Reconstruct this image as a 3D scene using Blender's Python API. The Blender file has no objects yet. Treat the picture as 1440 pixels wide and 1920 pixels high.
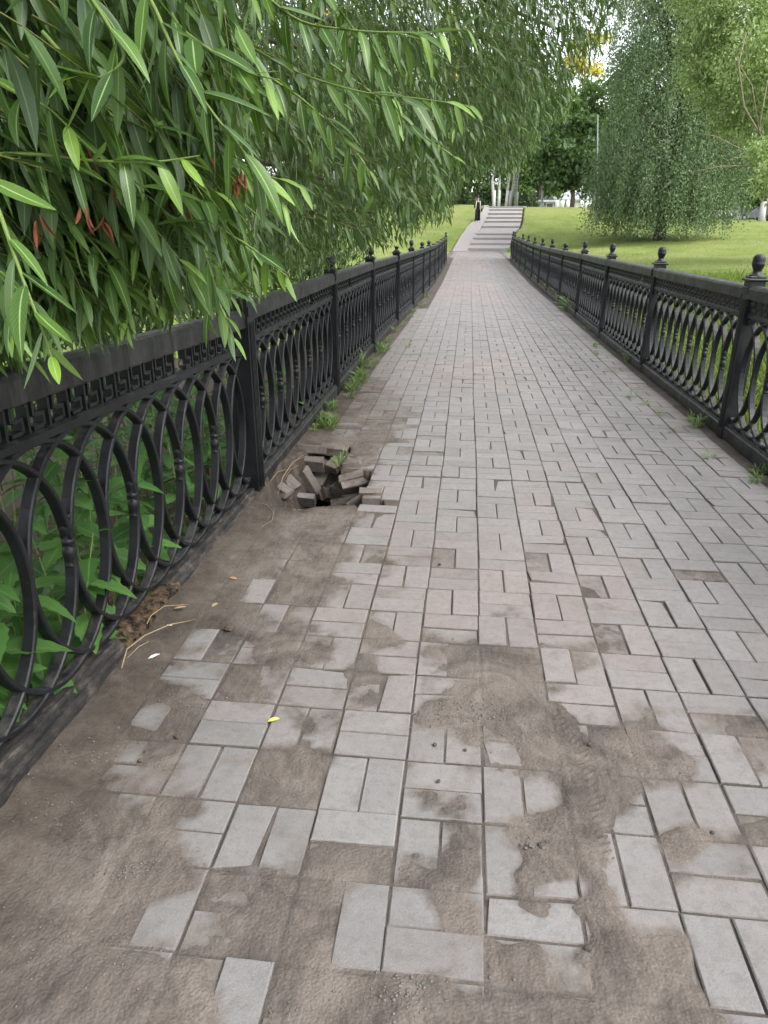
import bpy, math, random
import numpy as np
from mathutils import Matrix, Vector

random.seed(11)
rng = np.random.default_rng(11)
PI = math.pi
scene = bpy.context.scene

# ------------------------------------------------------------------ camera
CAM_H, PITCH, YAW, ROLL, FPX = 1.330, 0.36859, -0.10921, -0.00292, 1356.5
_f = np.array([math.sin(YAW) * math.cos(PITCH), math.cos(YAW) * math.cos(PITCH), -math.sin(PITCH)])
_r = np.array([math.cos(YAW), -math.sin(YAW), 0.0])
_d = np.cross(_f, _r)
RIGHT = math.cos(ROLL) * _r + math.sin(ROLL) * _d
DOWN = -math.sin(ROLL) * _r + math.cos(ROLL) * _d
FWD = _f
CAM = np.array([0, 0, CAM_H])
cam_data = bpy.data.cameras.new('camera')
cam = bpy.data.objects.new('camera', cam_data)
scene.collection.objects.link(cam)
cam.matrix_world = Matrix(((RIGHT[0], -DOWN[0], -FWD[0], 0), (RIGHT[1], -DOWN[1], -FWD[1], 0),
                           (RIGHT[2], -DOWN[2], -FWD[2], CAM_H), (0, 0, 0, 1)))
cam_data.sensor_fit = 'VERTICAL'
cam_data.sensor_height = 36.0
cam_data.lens = 36.0 * FPX / 1920.0
cam_data.clip_start = 0.05
cam_data.clip_end = 900
scene.camera = cam

# ------------------------------------------------------------------ sky, sun, exposure
SUN_EL, SUN_AZ = math.radians(52), math.radians(118)      # azimuth from +Y towards +X: soft light from the right, a little behind
world = bpy.data.worlds.new('World')
scene.world = world
world.use_nodes = True
wn, wl = world.node_tree.nodes, world.node_tree.links
wn.clear()
sky = wn.new('ShaderNodeTexSky')
sky.sky_type = 'NISHITA'
sky.sun_disc = False
sky.sun_elevation = SUN_EL
sky.sun_rotation = SUN_AZ
sky.air_density = 1.0
sky.dust_density = 1.6
sky.ozone_density = 1.0
hs = wn.new('ShaderNodeHueSaturation')
hs.inputs['Saturation'].default_value = 0.22            # thin even cloud
bg = wn.new('ShaderNodeBackground')
bg.inputs['Strength'].default_value = 0.15
wo = wn.new('ShaderNodeOutputWorld')
wl.new(sky.outputs[0], hs.inputs['Color'])
wl.new(hs.outputs[0], bg.inputs['Color'])
wl.new(bg.outputs[0], wo.inputs['Surface'])
sun_d = bpy.data.lights.new('sun', 'SUN')
sun_d.energy = 1.1
sun_d.angle = math.radians(35)
sun_d.color = (1.0, 0.96, 0.9)
sun = bpy.data.objects.new('sun', sun_d)
scene.collection.objects.link(sun)
sv = Vector((math.sin(SUN_AZ) * math.cos(SUN_EL), math.cos(SUN_AZ) * math.cos(SUN_EL), math.sin(SUN_EL)))
sun.rotation_euler = sv.to_track_quat('Z', 'Y').to_euler()
scene.view_settings.view_transform = 'Standard'
scene.view_settings.look = 'None'
scene.view_settings.gamma = 1.0
scene.view_settings.use_curve_mapping = False
scene.view_settings.exposure = 1.7
scene.cycles.max_bounces = 5
scene.cycles.diffuse_bounces = 3
scene.cycles.glossy_bounces = 2
scene.cycles.transmission_bounces = 3
scene.cycles.transparent_max_bounces = 4
scene.cycles.use_adaptive_sampling = True
scene.cycles.adaptive_threshold = 0.03

# ------------------------------------------------------------------ helpers: measured places
def ray(u, v):
    return (u - 720) / FPX * RIGHT + (v - 960) / FPX * DOWN + FWD
def at(u, v, z):
    return CAM + ray(u, v) * z
def onY(u, v, Y):
    d = ray(u, v); return CAM + d * (Y / d[1])
def onX(u, v, X):
    d = ray(u, v); return CAM + d * (X / d[0])
def onZ(u, v, Z=0.0):
    d = ray(u, v); return CAM + d * ((Z - CAM_H) / d[2])
def proj(P):
    d = np.asarray(P, float) - CAM
    z = d @ FWD
    z = np.where(np.abs(z) < 1e-6, 1e-6, z)
    return 720 + FPX * (d @ RIGHT) / z, 960 + FPX * (d @ DOWN) / z, z

# ------------------------------------------------------------------ helpers: noise
_tab = np.random.default_rng(5).random((256, 256))
def vnoise(x, y):
    xi, yi = np.floor(x).astype(int), np.floor(y).astype(int)
    fx, fy = x - xi, y - yi
    fx = fx * fx * (3 - 2 * fx); fy = fy * fy * (3 - 2 * fy)
    a = _tab[xi % 256, yi % 256]; b = _tab[(xi + 1) % 256, yi % 256]
    c = _tab[xi % 256, (yi + 1) % 256]; d = _tab[(xi + 1) % 256, (yi + 1) % 256]
    return (a + (b - a) * fx) * (1 - fy) + (c + (d - c) * fx) * fy
def fbm(x, y, s, o=4, seed=0.0):
    r = 0; a = 0.5; t = 0
    for i in range(o):
        r = r + a * (vnoise(x * s + seed + 17.3 * i, y * s + seed * 1.7 + 9.1 * i) * 2 - 1)
        t += a; a *= 0.5; s *= 2.03
    return r / t
def sstep(a, b, x):
    t = np.clip((x - a) / (b - a), 0, 1); return t * t * (3 - 2 * t)

# ------------------------------------------------------------------ helpers: objects
COL = scene.collection
def link(name, data, parent=None, loc=None, rot=None, **props):
    o = bpy.data.objects.new(name, data)
    COL.objects.link(o)
    if parent is not None: o.parent = parent
    if loc is not None: o.location = loc
    if rot is not None: o.rotation_euler = rot
    for k, v in props.items(): o[k] = v
    return o
def thing(name, label, cat, loc=(0, 0, 0), rot=(0, 0, 0), group=None):
    o = link(name, None, None, loc, rot, label=label, category=cat)
    o.empty_display_size = 0.05
    if group: o['group'] = group
    return o
def np_mesh(name, V, F, mat, attrs=None, uv=None, smooth=False):
    """V (n,3), F (m,k) equal-sided faces; attrs {name: per-vertex float}; uv per-vertex (n,2)"""
    V = np.asarray(V, np.float32); F = np.asarray(F, np.int32)
    me = bpy.data.meshes.new(name)
    m, k = F.shape
    me.vertices.add(len(V)); me.vertices.foreach_set('co', V.ravel())
    me.loops.add(m * k); me.loops.foreach_set('vertex_index', F.ravel())
    me.polygons.add(m); me.polygons.foreach_set('loop_start', np.arange(0, m * k, k, dtype=np.int32))
    me.polygons.foreach_set('loop_total', np.full(m, k, np.int32))
    me.polygons.foreach_set('use_smooth', np.full(m, bool(smooth)))
    for an, av in (attrs or {}).items():
        a = me.attributes.new(an, 'FLOAT', 'POINT'); a.data.foreach_set('value', np.asarray(av, np.float32))
    if uv is not None:
        l = me.uv_layers.new(name='UVMap'); l.data.foreach_set('uv', np.asarray(uv, np.float32)[F.ravel()].ravel())
    me.update(); me.validate()
    if mat: me.materials.append(mat)
    return me
class MB:
    def __init__(s): s.v = []; s.f = []; s.sm = []
    def add(s, vs, fs, sm=False):
        b = len(s.v); s.v += [tuple(map(float, p)) for p in vs]
        s.f += [tuple(b + i for i in q) for q in fs]; s.sm += [sm] * len(fs); return s
    def box(s, c, d, M=None, bev=0.0):
        x, y, z = d[0] / 2, d[1] / 2, d[2] / 2
        if bev <= 0:
            vs = [(sx * x, sy * y, sz * z) for sz in (-1, 1) for sx, sy in ((-1, -1), (1, -1), (1, 1), (-1, 1))]
            fs = [(3, 2, 1, 0), (4, 5, 6, 7), (0, 1, 5, 4), (1, 2, 6, 5), (2, 3, 7, 6), (3, 0, 4, 7)]
        else:
            vs = []; b = bev
            for zz, k in ((-z, b), (-z + b, 0), (z - b, 0), (z, b)):
                vs += [(sx * (x - k), sy * (y - k), zz) for sx, sy in ((-1, -1), (1, -1), (1, 1), (-1, 1))]
            fs = [(3, 2, 1, 0), (12, 13, 14, 15)]
            for r in range(3):
                for i in range(4):
                    j = (i + 1) % 4; fs.append((4 * r + i, 4 * r + j, 4 * r + 4 + j, 4 * r + 4 + i))
        vs = [Vector(p) for p in vs]
        if M is not None: vs = [M @ p for p in vs]
        return s.add([(p[0] + c[0], p[1] + c[1], p[2] + c[2]) for p in vs], fs)
    def extrude(s, prof, y0, y1, sm=False, axis='Y'):
        """profile of (x,z) pairs extruded along Y with caps"""
        n = len(prof)
        vs = [(p[0], y0, p[1]) for p in prof] + [(p[0], y1, p[1]) for p in prof]
        if axis == 'X': vs = [(b, a, c) for a, b, c in vs]
        s.add(vs, [(i, (i + 1) % n, n + (i + 1) % n, n + i) for i in range(n)], sm)
        b = len(s.v) - 2 * n
        s.f += [tuple(b + i for i in reversed(range(n))), tuple(b + n + i for i in range(n))]; s.sm += [False, False]
        return s
    def lathe(s, prof, c=(0, 0, 0), n=12, sm=True):
        vs = []; 
        for r, z in prof:
            for i in range(n):
                a = 2 * PI * i / n; vs.append((c[0] + r * math.cos(a), c[1] + r * math.sin(a), c[2] + z))
        fs = [(k * n + i, k * n + (i + 1) % n, (k + 1) * n + (i + 1) % n, (k + 1) * n + i) for k in range(len(prof) - 1) for i in range(n)]
        fs += [tuple(reversed(range(n))), tuple((len(prof) - 1) * n + i for i in range(n))]
        return s.add(vs, fs, sm)
    def tube(s, pts, rad, n=6, sm=True, cap=True):
        pts = [Vector(p) for p in pts]; m = len(pts)
        if not hasattr(rad, '__len__'): rad = [rad] * m
        vs = []; up = Vector((0.31, 0.17, 0.93))
        for k in range(m):
            t = (pts[min(k + 1, m - 1)] - pts[max(k - 1, 0)])
            t = t.normalized() if t.length > 1e-9 else Vector((0, 0, 1))
            if abs(t.dot(up)) > 0.97: up = Vector((1, 0.2, 0))
            a = t.cross(up).normalized(); b = t.cross(a).normalized()
            for i in range(n):
                q = 2 * PI * i / n; vs.append(pts[k] + (a * math.cos(q) + b * math.sin(q)) * rad[k])
        fs = [(k * n + i, k * n + (i + 1) % n, (k + 1) * n + (i + 1) % n, (k + 1) * n + i) for k in range(m - 1) for i in range(n)]
        if cap: fs += [tuple(reversed(range(n))), tuple((m - 1) * n + i for i in range(n))]
        return s.add(vs, fs, sm)
    def sweep(s, pts, frame, prof, closed=False):
        """pts with frame(k)->(a,b) axes; prof of (x,y) pairs in that frame"""
        m, n = len(pts), len(prof); vs = []
        for k in range(m):
            a, b = frame(k); P = Vector(pts[k])
            for x, y in prof: vs.append(P + a * x + b * y)
        fs = []
        for k in range(m if closed else m - 1):
            k2 = (k + 1) % m
            for i in range(n):
                j = (i + 1) % n; fs.append((k * n + i, k * n + j, k2 * n + j, k2 * n + i))
        if not closed: fs += [tuple(reversed(range(n))), tuple((m - 1) * n + i for i in range(n))]
        return s.add(vs, fs, False)
    def mesh(s, name, mat):
        me = bpy.data.meshes.new(name); me.from_pydata(s.v, [], s.f)
        me.polygons.foreach_set('use_smooth', s.sm); me.update()
        if mat: me.materials.append(mat)
        return me
    def obj(s, name, mat, parent=None, loc=None, rot=None, **props):
        return link(name, s.mesh(name, mat), parent, loc, rot, **props)

# ------------------------------------------------------------------ materials
class NT:
    def __init__(s, name):
        s.m = bpy.data.materials.new(name); s.m.use_nodes = True
        s.t = s.m.node_tree; s.n = s.t.nodes; s.l = s.t.links
        s.b = s.n['Principled BSDF']; s.o = s.n['Material Output']
        s.pos = s.n.new('ShaderNodeNewGeometry').outputs['Position']
    def node(s, t, ins=None, **kw):
        n = s.n.new(t)
        for k, v in kw.items(): setattr(n, k, v)
        for k, v in (ins or {}).items(): s.set(n.inputs[k], v)
        return n
    def set(s, sock, v):
        if isinstance(v, bpy.types.NodeSocket): s.l.new(v, sock)
        else: sock.default_value = v
    def noise(s, scale, detail=4, rough=0.6, vec=None, dist=0.0, out='Fac'):
        return s.node('ShaderNodeTexNoise', {'Vector': vec or s.pos, 'Scale': scale, 'Detail': detail, 'Roughness': rough, 'Distortion': dist}).outputs[out]
    def vor(s, scale, vec=None, out='Distance', feature='F1'):
        return s.node('ShaderNodeTexVoronoi', {'Vector': vec or s.pos, 'Scale': scale}, feature=feature).outputs[out]
    def ramp(s, fac, stops):
        n = s.node('ShaderNodeValToRGB', {'Fac': fac}); e = n.color_ramp.elements
        while len(e) < len(stops): e.new(0.5)
        for i, (p, c) in enumerate(stops):
            e[i].position = p; e[i].color = (*c, 1) if hasattr(c, '__len__') else (c, c, c, 1)
        return n.outputs[0]
    def mix(s, f, a, b, mode='MIX'):
        n = s.node('ShaderNodeMix', data_type='RGBA', blend_type=mode)
        for k, v in ((0, f), (6, a), (7, b)):
            if k > 0 and isinstance(v, tuple) and len(v) == 3: v = (*v, 1)
            s.set(n.inputs[k], v)
        return n.outputs[2]
    def math(s, op, a, b=0.0, clamp=False):
        n = s.node('ShaderNodeMath', operation=op, use_clamp=clamp); s.set(n.inputs[0], a); s.set(n.inputs[1], b); return n.outputs[0]
    def attr(s, name, typ='GEOMETRY'):
        return s.node('ShaderNodeAttribute', attribute_name=name, attribute_type=typ).outputs['Fac']
    def scale(s, v, sx, sy, sz):
        return s.node('ShaderNodeMapping', {'Vector': v, 'Scale': (sx, sy, sz)}).outputs[0]
    def bump(s, h, strength=0.4, dist=0.01, normal=None):
        n = s.node('ShaderNodeBump', {'Strength': strength, 'Distance': dist, 'Height': h})
        if normal is not None: s.set(n.inputs['Normal'], normal)
        return n.outputs[0]
    def fin(s, col=None, rough=0.8, nrm=None, spec=0.3, metal=0.0):
        if col is not None: s.set(s.b.inputs['Base Color'], (*col, 1) if isinstance(col, tuple) and len(col) == 3 else col)
        s.set(s.b.inputs['Roughness'], rough); s.b.inputs['Specular IOR Level'].default_value = spec
        s.set(s.b.inputs['Metallic'], metal)
        if nrm is not None: s.set(s.b.inputs['Normal'], nrm)
        return s.m
    def translucent(s, col, fac, nrm=None):
        tr = s.node('ShaderNodeBsdfTranslucent'); s.set(tr.inputs['Color'], col)
        mx = s.node('ShaderNodeMixShader', {0: fac, 1: s.b.outputs[0], 2: tr.outputs[0]})
        s.l.new(mx.outputs[0], s.o.inputs['Surface'])

def plain(name, col, rough=0.7, spec=0.3, var=0.25, sc=6.0, bump=0.0):
    t = NT(name); n = t.noise(sc, 5, 0.65)
    c = t.mix(n, tuple(x * (1 - var) for x in col), tuple(min(1, x * (1 + var)) for x in col))
    return t.fin(c, rough, t.bump(t.noise(sc * 8, 4), bump, 0.01) if bump else None, spec)

def sand_colour(t):
    """brown-grey sand with damp and dry blotches, shared by the sand itself and the film of it on the pavers"""
    big = t.noise(4.2, 5, 0.72, dist=0.9)
    c = t.ramp(big, [(0.30, (0.055, 0.047, 0.041)), (0.42, (0.095, 0.080, 0.069)), (0.55, (0.140, 0.118, 0.102)), (0.66, (0.175, 0.149, 0.130)), (0.76, (0.150, 0.117, 0.086))])
    streak = t.noise(60, 3, 0.6, vec=t.node('ShaderNodeMapping', {'Vector': t.pos, 'Rotation': (0, 0, 0.6), 'Scale': (1.0, 0.2, 1.0)}).outputs[0])
    c = t.mix(t.ramp(streak, [(0.42, 0.0), (0.7, 0.35)]), c, t.mix(0.5, c, (0.26, 0.235, 0.215)))
    fine = t.noise(190, 2, 0.7)
    c = t.mix(t.ramp(fine, [(0.35, 0.35), (0.5, 0.0)]), c, t.mix(0.5, c, (0.03, 0.027, 0.024)))
    c = t.mix(t.ramp(fine, [(0.56, 0.0), (0.75, 0.22)]), c, (0.26, 0.235, 0.21))
    return c, streak, fine
def mk_paver():
    t = NT('paver_concrete')
    tone, pink, dirt = t.attr('tone'), t.attr('pink'), t.attr('dirt')
    grey = t.mix(tone, (0.162, 0.155, 0.150), (0.228, 0.219, 0.212))
    rose = t.mix(tone, (0.20, 0.163, 0.152), (0.255, 0.213, 0.199))
    c = t.mix(pink, grey, rose)
    cl = t.noise(14, 3, 0.7)
    c = t.mix(t.ramp(cl, [(0.3, 0.0), (0.75, 0.5)]), c, t.mix(0.5, c, (0.31, 0.305, 0.30)))
    sp = t.vor(210)
    c = t.mix(t.ramp(sp, [(0.08, 0.5), (0.24, 0.0)]), c, t.mix(t.noise(25, 2), (0.22, 0.21, 0.20), (0.52, 0.51, 0.49)))
    sp2 = t.vor(160, vec=t.scale(t.pos, 1.0, 1.0, 1.3))
    c = t.mix(t.ramp(sp2, [(0.10, 0.6), (0.24, 0.0)]), c, (0.10, 0.097, 0.094))
    st = t.ramp(t.noise(2.2, 4, 0.75), [(0.50, 0.0), (0.72, 0.6)])
    c = t.mix(st, c, t.mix(0.5, c, (0.13, 0.115, 0.105)))
    bl = t.ramp(t.noise(38, 3, 0.75), [(0.36, 0.55), (0.52, 0.0)])
    c = t.mix(bl, c, t.mix(0.6, c, (0.13, 0.12, 0.112)))
    sc, streak, fine = sand_colour(t)
    dn = t.math('ADD', t.math('MULTIPLY', t.noise(30, 4, 0.75), 0.8), t.math('MULTIPLY', t.noise(7, 3, 0.7), 0.8))
    film = t.ramp(t.math('ADD', dirt, t.math('SUBTRACT', dn, 0.8)), [(0.30, 0.0), (0.55, 0.42), (0.88, 0.98)])
    c = t.mix(film, c, sc)
    h = t.math('ADD', t.math('MULTIPLY', sp, 0.5), t.noise(140, 2, 0.7))
    return t.fin(c, 0.92, t.bump(h, 0.4, 0.003), 0.15)

def mk_sand():
    t = NT('damp_sand')
    th = t.attr('thick')
    c, streak, fine = sand_colour(t)
    pe = t.vor(140)
    c = t.mix(t.ramp(pe, [(0.06, 0.4), (0.15, 0.0)]), c, t.mix(t.noise(33, 2), (0.04, 0.037, 0.034), (0.24, 0.22, 0.20)))
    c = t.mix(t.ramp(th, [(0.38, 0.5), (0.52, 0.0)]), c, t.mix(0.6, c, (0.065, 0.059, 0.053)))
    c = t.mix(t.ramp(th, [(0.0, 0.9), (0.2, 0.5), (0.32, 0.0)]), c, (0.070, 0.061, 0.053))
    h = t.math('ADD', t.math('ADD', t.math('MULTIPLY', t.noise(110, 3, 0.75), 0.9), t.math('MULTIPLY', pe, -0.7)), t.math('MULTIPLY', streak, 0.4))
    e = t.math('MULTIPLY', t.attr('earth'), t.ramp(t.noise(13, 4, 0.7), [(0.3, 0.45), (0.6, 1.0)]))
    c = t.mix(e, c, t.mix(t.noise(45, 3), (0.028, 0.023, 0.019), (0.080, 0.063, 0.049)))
    return t.fin(c, 0.95, t.bump(h, 0.5, 0.006), 0.15)

def mk_iron(name, base=(0.006, 0.0065, 0.008), streaks=0.0):
    t = NT(name)
    n = t.noise(5, 3, 0.7)
    c = t.mix(t.ramp(n, [(0.4, 0.0), (0.75, 0.6)]), base, tuple(x * 2.6 + 0.003 for x in base))
    sp = t.ramp(t.noise(130, 2, 0.8), [(0.68, 0.0), (0.76, 0.45)])
    c = t.mix(sp, c, (0.16, 0.16, 0.155))
    nz = t.node('ShaderNodeSeparateXYZ', {0: t.node('ShaderNodeNewGeometry').outputs['Normal']}).outputs[2]
    dust = t.math('MULTIPLY', t.ramp(nz, [(0.55, 0.0), (0.95, 0.75)]), t.ramp(t.noise(24, 4, 0.75), [(0.38, 0.0), (0.62, 1.0)]))
    c = t.mix(dust, c, (0.075, 0.072, 0.068))
    rust = t.ramp(t.noise(3.1, 6, 0.8), [(0.66, 0.0), (0.74, 0.55)])
    c = t.mix(rust, c, (0.05, 0.028, 0.018))
    if streaks:
        st = t.noise(16, 4, 0.75, vec=t.scale(t.pos, 1.0, 1.0, 0.18))
        c = t.mix(t.math('MULTIPLY', t.ramp(st, [(0.42, 0.0), (0.62, 1.0)]), streaks), c, (0.065, 0.062, 0.058))
    r = t.ramp(t.noise(11, 4), [(0.3, 0.34), (0.8, 0.6)])
    return t.fin(c, r, t.bump(t.noise(70, 2, 0.7), 0.22, 0.004), 0.35)

def mk_leaf(name, a, b, young=None, transl=0.3, rib=None, under=0.35, rough=0.42, use_obj=False):
    t = NT(name)
    r = t.attr('rnd')
    if use_obj:
        r = t.math('FRACT', t.math('ADD', r, t.node('ShaderNodeObjectInfo').outputs['Random']))
    c = t.mix(r, a, b)
    if young: c = t.mix(t.attr('young'), c, young)
    if rib:
        uv = t.node('ShaderNodeUVMap').outputs[0]
        sx = t.node('ShaderNodeSeparateXYZ', {0: uv}).outputs[0]
        d = t.math('ABSOLUTE', t.math('SUBTRACT', sx, 0.5))
        sy = t.node('ShaderNodeSeparateXYZ', {0: uv}).outputs[1]
        side = t.math('SINE', t.math('MULTIPLY', t.math('SUBTRACT', sy, t.math('MULTIPLY', d, 0.35)), 95.0))
        c = t.mix(t.ramp(side, [(0.8, 0.0), (1.0, 0.22)]), c, rib)
        c = t.mix(t.ramp(d, [(0.025, 0.85), (0.06, 0.0)]), c, rib)
    if rib: c = t.mix(t.math('MULTIPLY', t.noise(40, 3), 0.35), c, t.mix(0.6, c, (0.02, 0.04, 0.012)))
    bf = t.node('ShaderNodeNewGeometry').outputs['Backfacing']
    c2 = t.mix(t.math('MULTIPLY', bf, under), c, (0.30, 0.40, 0.30))
    t.fin(c2, rough, None, 0.35)
    t.translucent(t.mix(0.5, c, (0.20, 0.34, 0.03)), transl)
    return t.m

M = {}
M['paver'] = mk_paver()
M['sand'] = mk_sand()
M['iron'] = mk_iron('black_painted_iron')
M['rail'] = mk_iron('weathered_black_rail', (0.007, 0.007, 0.008), 0.5)
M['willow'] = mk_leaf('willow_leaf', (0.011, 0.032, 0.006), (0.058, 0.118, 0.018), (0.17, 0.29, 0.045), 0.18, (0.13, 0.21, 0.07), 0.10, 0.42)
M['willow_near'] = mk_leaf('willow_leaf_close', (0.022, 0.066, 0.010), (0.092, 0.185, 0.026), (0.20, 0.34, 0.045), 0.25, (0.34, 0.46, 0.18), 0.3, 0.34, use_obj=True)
M['dead_leaf'] = plain('dry_rust_leaf', (0.13, 0.040, 0.018), 0.7, 0.2, 0.45, 40)
M['nettle'] = mk_leaf('nettle_leaf', (0.045, 0.135, 0.030), (0.095, 0.22, 0.05), None, 0.3, (0.16, 0.28, 0.09), 0.3, 0.5, use_obj=True)
M['stem'] = plain('green_stem', (0.13, 0.19, 0.045), 0.6)
M['twig'] = plain('olive_twig', (0.16, 0.17, 0.055), 0.6)
M['bark'] = plain('dark_bark', (0.075, 0.06, 0.048), 0.9, 0.2, 0.5, 14, 0.6)
M['tanbark'] = plain('tan_bark', (0.20, 0.165, 0.12), 0.85, 0.2, 0.4, 14, 0.5)
M['whitewash'] = plain('whitewashed_trunk', (0.42, 0.42, 0.40), 0.85, 0.2, 0.2, 5)
M['straw'] = plain('dry_straw', (0.30, 0.24, 0.14), 0.8, 0.2, 0.2, 30)
M['weed'] = mk_leaf('weed_leaf', (0.08, 0.15, 0.035), (0.17, 0.25, 0.07), None, 0.3)
M['grass'] = mk_leaf('grass_blade', (0.14, 0.22, 0.04), (0.29, 0.36, 0.09), None, 0.35, under=0.1, rough=0.6)
M['white'] = plain('white_paint', (0.78, 0.78, 0.76), 0.6, 0.3, 0.08)
M['lightmetal'] = plain('galvanised_grey', (0.42, 0.44, 0.45), 0.5, 0.4, 0.1)
M['stone'] = plain('grey_pebble', (0.16, 0.145, 0.13), 0.85, 0.2, 0.5, 60, 0.3)
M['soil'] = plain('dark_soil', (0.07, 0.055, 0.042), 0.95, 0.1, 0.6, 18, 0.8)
def mk_birchbark():
    t = NT('birch_bark')
    n = t.noise(6, 6, 0.75, vec=t.scale(t.pos, 0.8, 0.8, 3.0))
    return t.fin(t.ramp(n, [(0.38, (0.03, 0.03, 0.028)), (0.46, (0.36, 0.36, 0.34)), (0.8, (0.50, 0.50, 0.47))]), 0.85)
M['birch'] = mk_birchbark()
def mk_lawn():
    t = NT('mown_lawn')
    a = t.noise(0.35, 6, 0.7); b = t.noise(9, 5, 0.75)
    c = t.ramp(a, [(0.3, (0.12, 0.16, 0.042)), (0.46, (0.19, 0.235, 0.068)), (0.56, (0.235, 0.27, 0.09)), (0.70, (0.29, 0.285, 0.125))])
    c = t.mix(t.ramp(b, [(0.35, 0.55), (0.65, 0.0)]), c, (0.10, 0.15, 0.03))
    d = t.ramp(t.noise(0.9, 6, 0.75), [(0.55, 0.0), (0.70, 0.7)])
    c = t.mix(d, c, (0.25, 0.20, 0.105))
    return t.fin(c, 0.95, t.bump(b, 0.9, 0.08), 0.1)
M['lawn'] = mk_lawn()
# ------------------------------------------------------------------ ground
def pz(Y):
    return np.interp(Y, [0, 22, 26, 30, 36, 42, 49], [0, 0, 0.06, 0.12, 0.20, 0.23, 0.26])

# stairs measured on the photograph: (left u, right u, riser top v, riser bottom v, distance along the path)
STEPS = [(878.3, 955.5, 465.9, 470.6, 48.5), (882.4, 956.5, 456.2, 459.0, 49.8), (886.7, 959.0, 446.0, 449.3, 51.2), (890.0, 962.0, 438.2, 440.6, 52.4),
         (900.8, 973.7, 424.4, 427.0, 54.7), (905.7, 976.6, 414.6, 417.0, 55.9), (909.6, 978.0, 407.3, 409.8, 56.9), (913.0, 979.0, 399.8, 402.6, 57.9),
         (915.4, 979.5, 392.6, 395.0, 58.9), (912.0, 980.5, 387.2, 389.6, 59.8)]
ctrl = []
for (u, v, z) in [(1440, 512, 22), (1250, 502, 28), (1100, 470, 38), (1000, 440, 47), (1000, 415, 51), (990, 392, 57), (1100, 397, 57),
                  (1100, 430, 48), (1200, 455, 41), (1300, 462, 38), (1330, 424, 50), (1440, 432, 47), (1440, 460, 38), (1440, 482, 31),
                  (1600, 440, 47), (1600, 470, 36), (1200, 402, 57), (1200, 430, 48), (845, 384, 57.5), (800, 388, 57), (760, 392, 56), (820, 420, 51), (800, 450, 46),
                  (740, 440, 46), (700, 455, 38), (620, 486, 28), (560, 500, 24), (600, 400, 58), (400, 420, 52), (300, 480, 30)]:
    ctrl.append(at(u, v, z))
ctrl += [(-2, 1, -.55), (-2, 6, -.5), (-2, 14, -.3), (-2, 22, -.1), (-2, 30, .08), (-1.7, 40, .2), (-1.7, 47, .28), (-5, 5, -1.2), (-5, 12, -.9), (-9, 5, -1.3), (-15, 5, -1.2),
         (-15, -8, -1.2), (2.2, 1, -.1), (2.2, 6, -.08), (2.2, 14, -.06), (2.4, 22, -.02), (2.6, 30, .1), (2.7, 36, .22), (3.3, 44, .3), (3.6, 48, .35),
         (6, 5, -.15), (6, 14, -.05), (12, 8, -.1), (15, -8, -.1), (0, -10, -.2), (30, 10, .2), (60, 10, .5), (60, 40, 1.2), (40, 62, 2.0), (30, 80, 2.3), (60, 90, 2.4),
         (10, 66, 3.3), (10, 90, 3.4), (0, 75, 3.5), (-15, 70, 3.8), (-40, 65, 3.6), (-40, 20, -.3), (-80, 10, 0), (-80, 70, 3), (-60, 130, 4), (0, 150, 4.2), (60, 150, 3.5), (110, 60, 2), (110, 150, 3), (-110, 100, 3), (-110, -12, 0), (110, -12, 0)]
for i, (ul, ur, vt, vb, Y) in enumerate(STEPS):
    p = onY(ul, vb, Y); qn = onY(ur, vb, Y)
    ctrl += [(qn[0] + 0.5, Y, qn[2] + 0.05), (qn[0] + 2, Y, qn[2] + 0.05), (p[0] - 2.4, Y, p[2] + 0.12)]
ctrl = np.array(ctrl, float)
_D = np.linalg.norm(ctrl[:, None, :2] - ctrl[None, :, :2], axis=2)
_A = np.block([[_D + 0.15 * np.eye(len(ctrl)), np.ones((len(ctrl), 1))], [np.ones((1, len(ctrl))), np.zeros((1, 1))]])
_W = np.linalg.solve(_A, np.append(ctrl[:, 2], 0))
def terrain_raw(X, Y):
    X = np.asarray(X, float); Y = np.asarray(Y, float); sh = X.shape; X = X.ravel(); Y = Y.ravel(); out = np.zeros(len(X))
    for i in range(0, len(X), 20000):
        s = slice(i, i + 20000)
        out[s] = np.hypot(X[s, None] - ctrl[None, :, 0], Y[s, None] - ctrl[None, :, 1]) @ _W[:-1] + _W[-1]
    return out.reshape(sh)
_sl = np.array([[onY(s[0], s[3], s[4]), onY(s[1], s[3], s[4])] for s in STEPS])
def corridor(X, Y):
    """1 where the path or the stairs stand, so the lawn stays below them"""
    l = np.interp(Y, np.r_[-50, 30, 48.4, [s[4] for s in STEPS], 61], np.r_[-1.25, -1.1, -1.0, _sl[:, 0, 0] - np.linspace(1.05, 0.25, 10), 1.0])
    r = np.interp(Y, np.r_[-50, 47, 48.4, [s[4] for s in STEPS], 61], np.r_[1.90, 1.90, 2.6, _sl[:, 1, 0], 3.2])
    m = sstep(l - 0.12, l + 0.02, X) * (1 - sstep(r - 0.02, r + 0.12, X)) * (1 - sstep(59.9, 60.2, Y))
    return m
def terrain(X, Y):
    z = terrain_raw(X, Y)
    z = z + 0.05 * fbm(np.asarray(X, float), np.asarray(Y, float), 0.25, 3, 3.0)
    return z - 0.75 * corridor(np.asarray(X, float), np.asarray(Y, float))
xs = np.unique(np.concatenate([np.linspace(-110, -20, 31), np.linspace(-20, -3, 35), np.linspace(-3, 5, 81), np.linspace(5, 30, 60), np.linspace(30, 110, 27)]))
ys = np.unique(np.concatenate([np.linspace(-12, 0, 13), np.linspace(0, 20, 50), np.linspace(20, 64, 130), np.linspace(64, 190, 43)]))
gx, gy = np.meshgrid(xs, ys)
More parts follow.
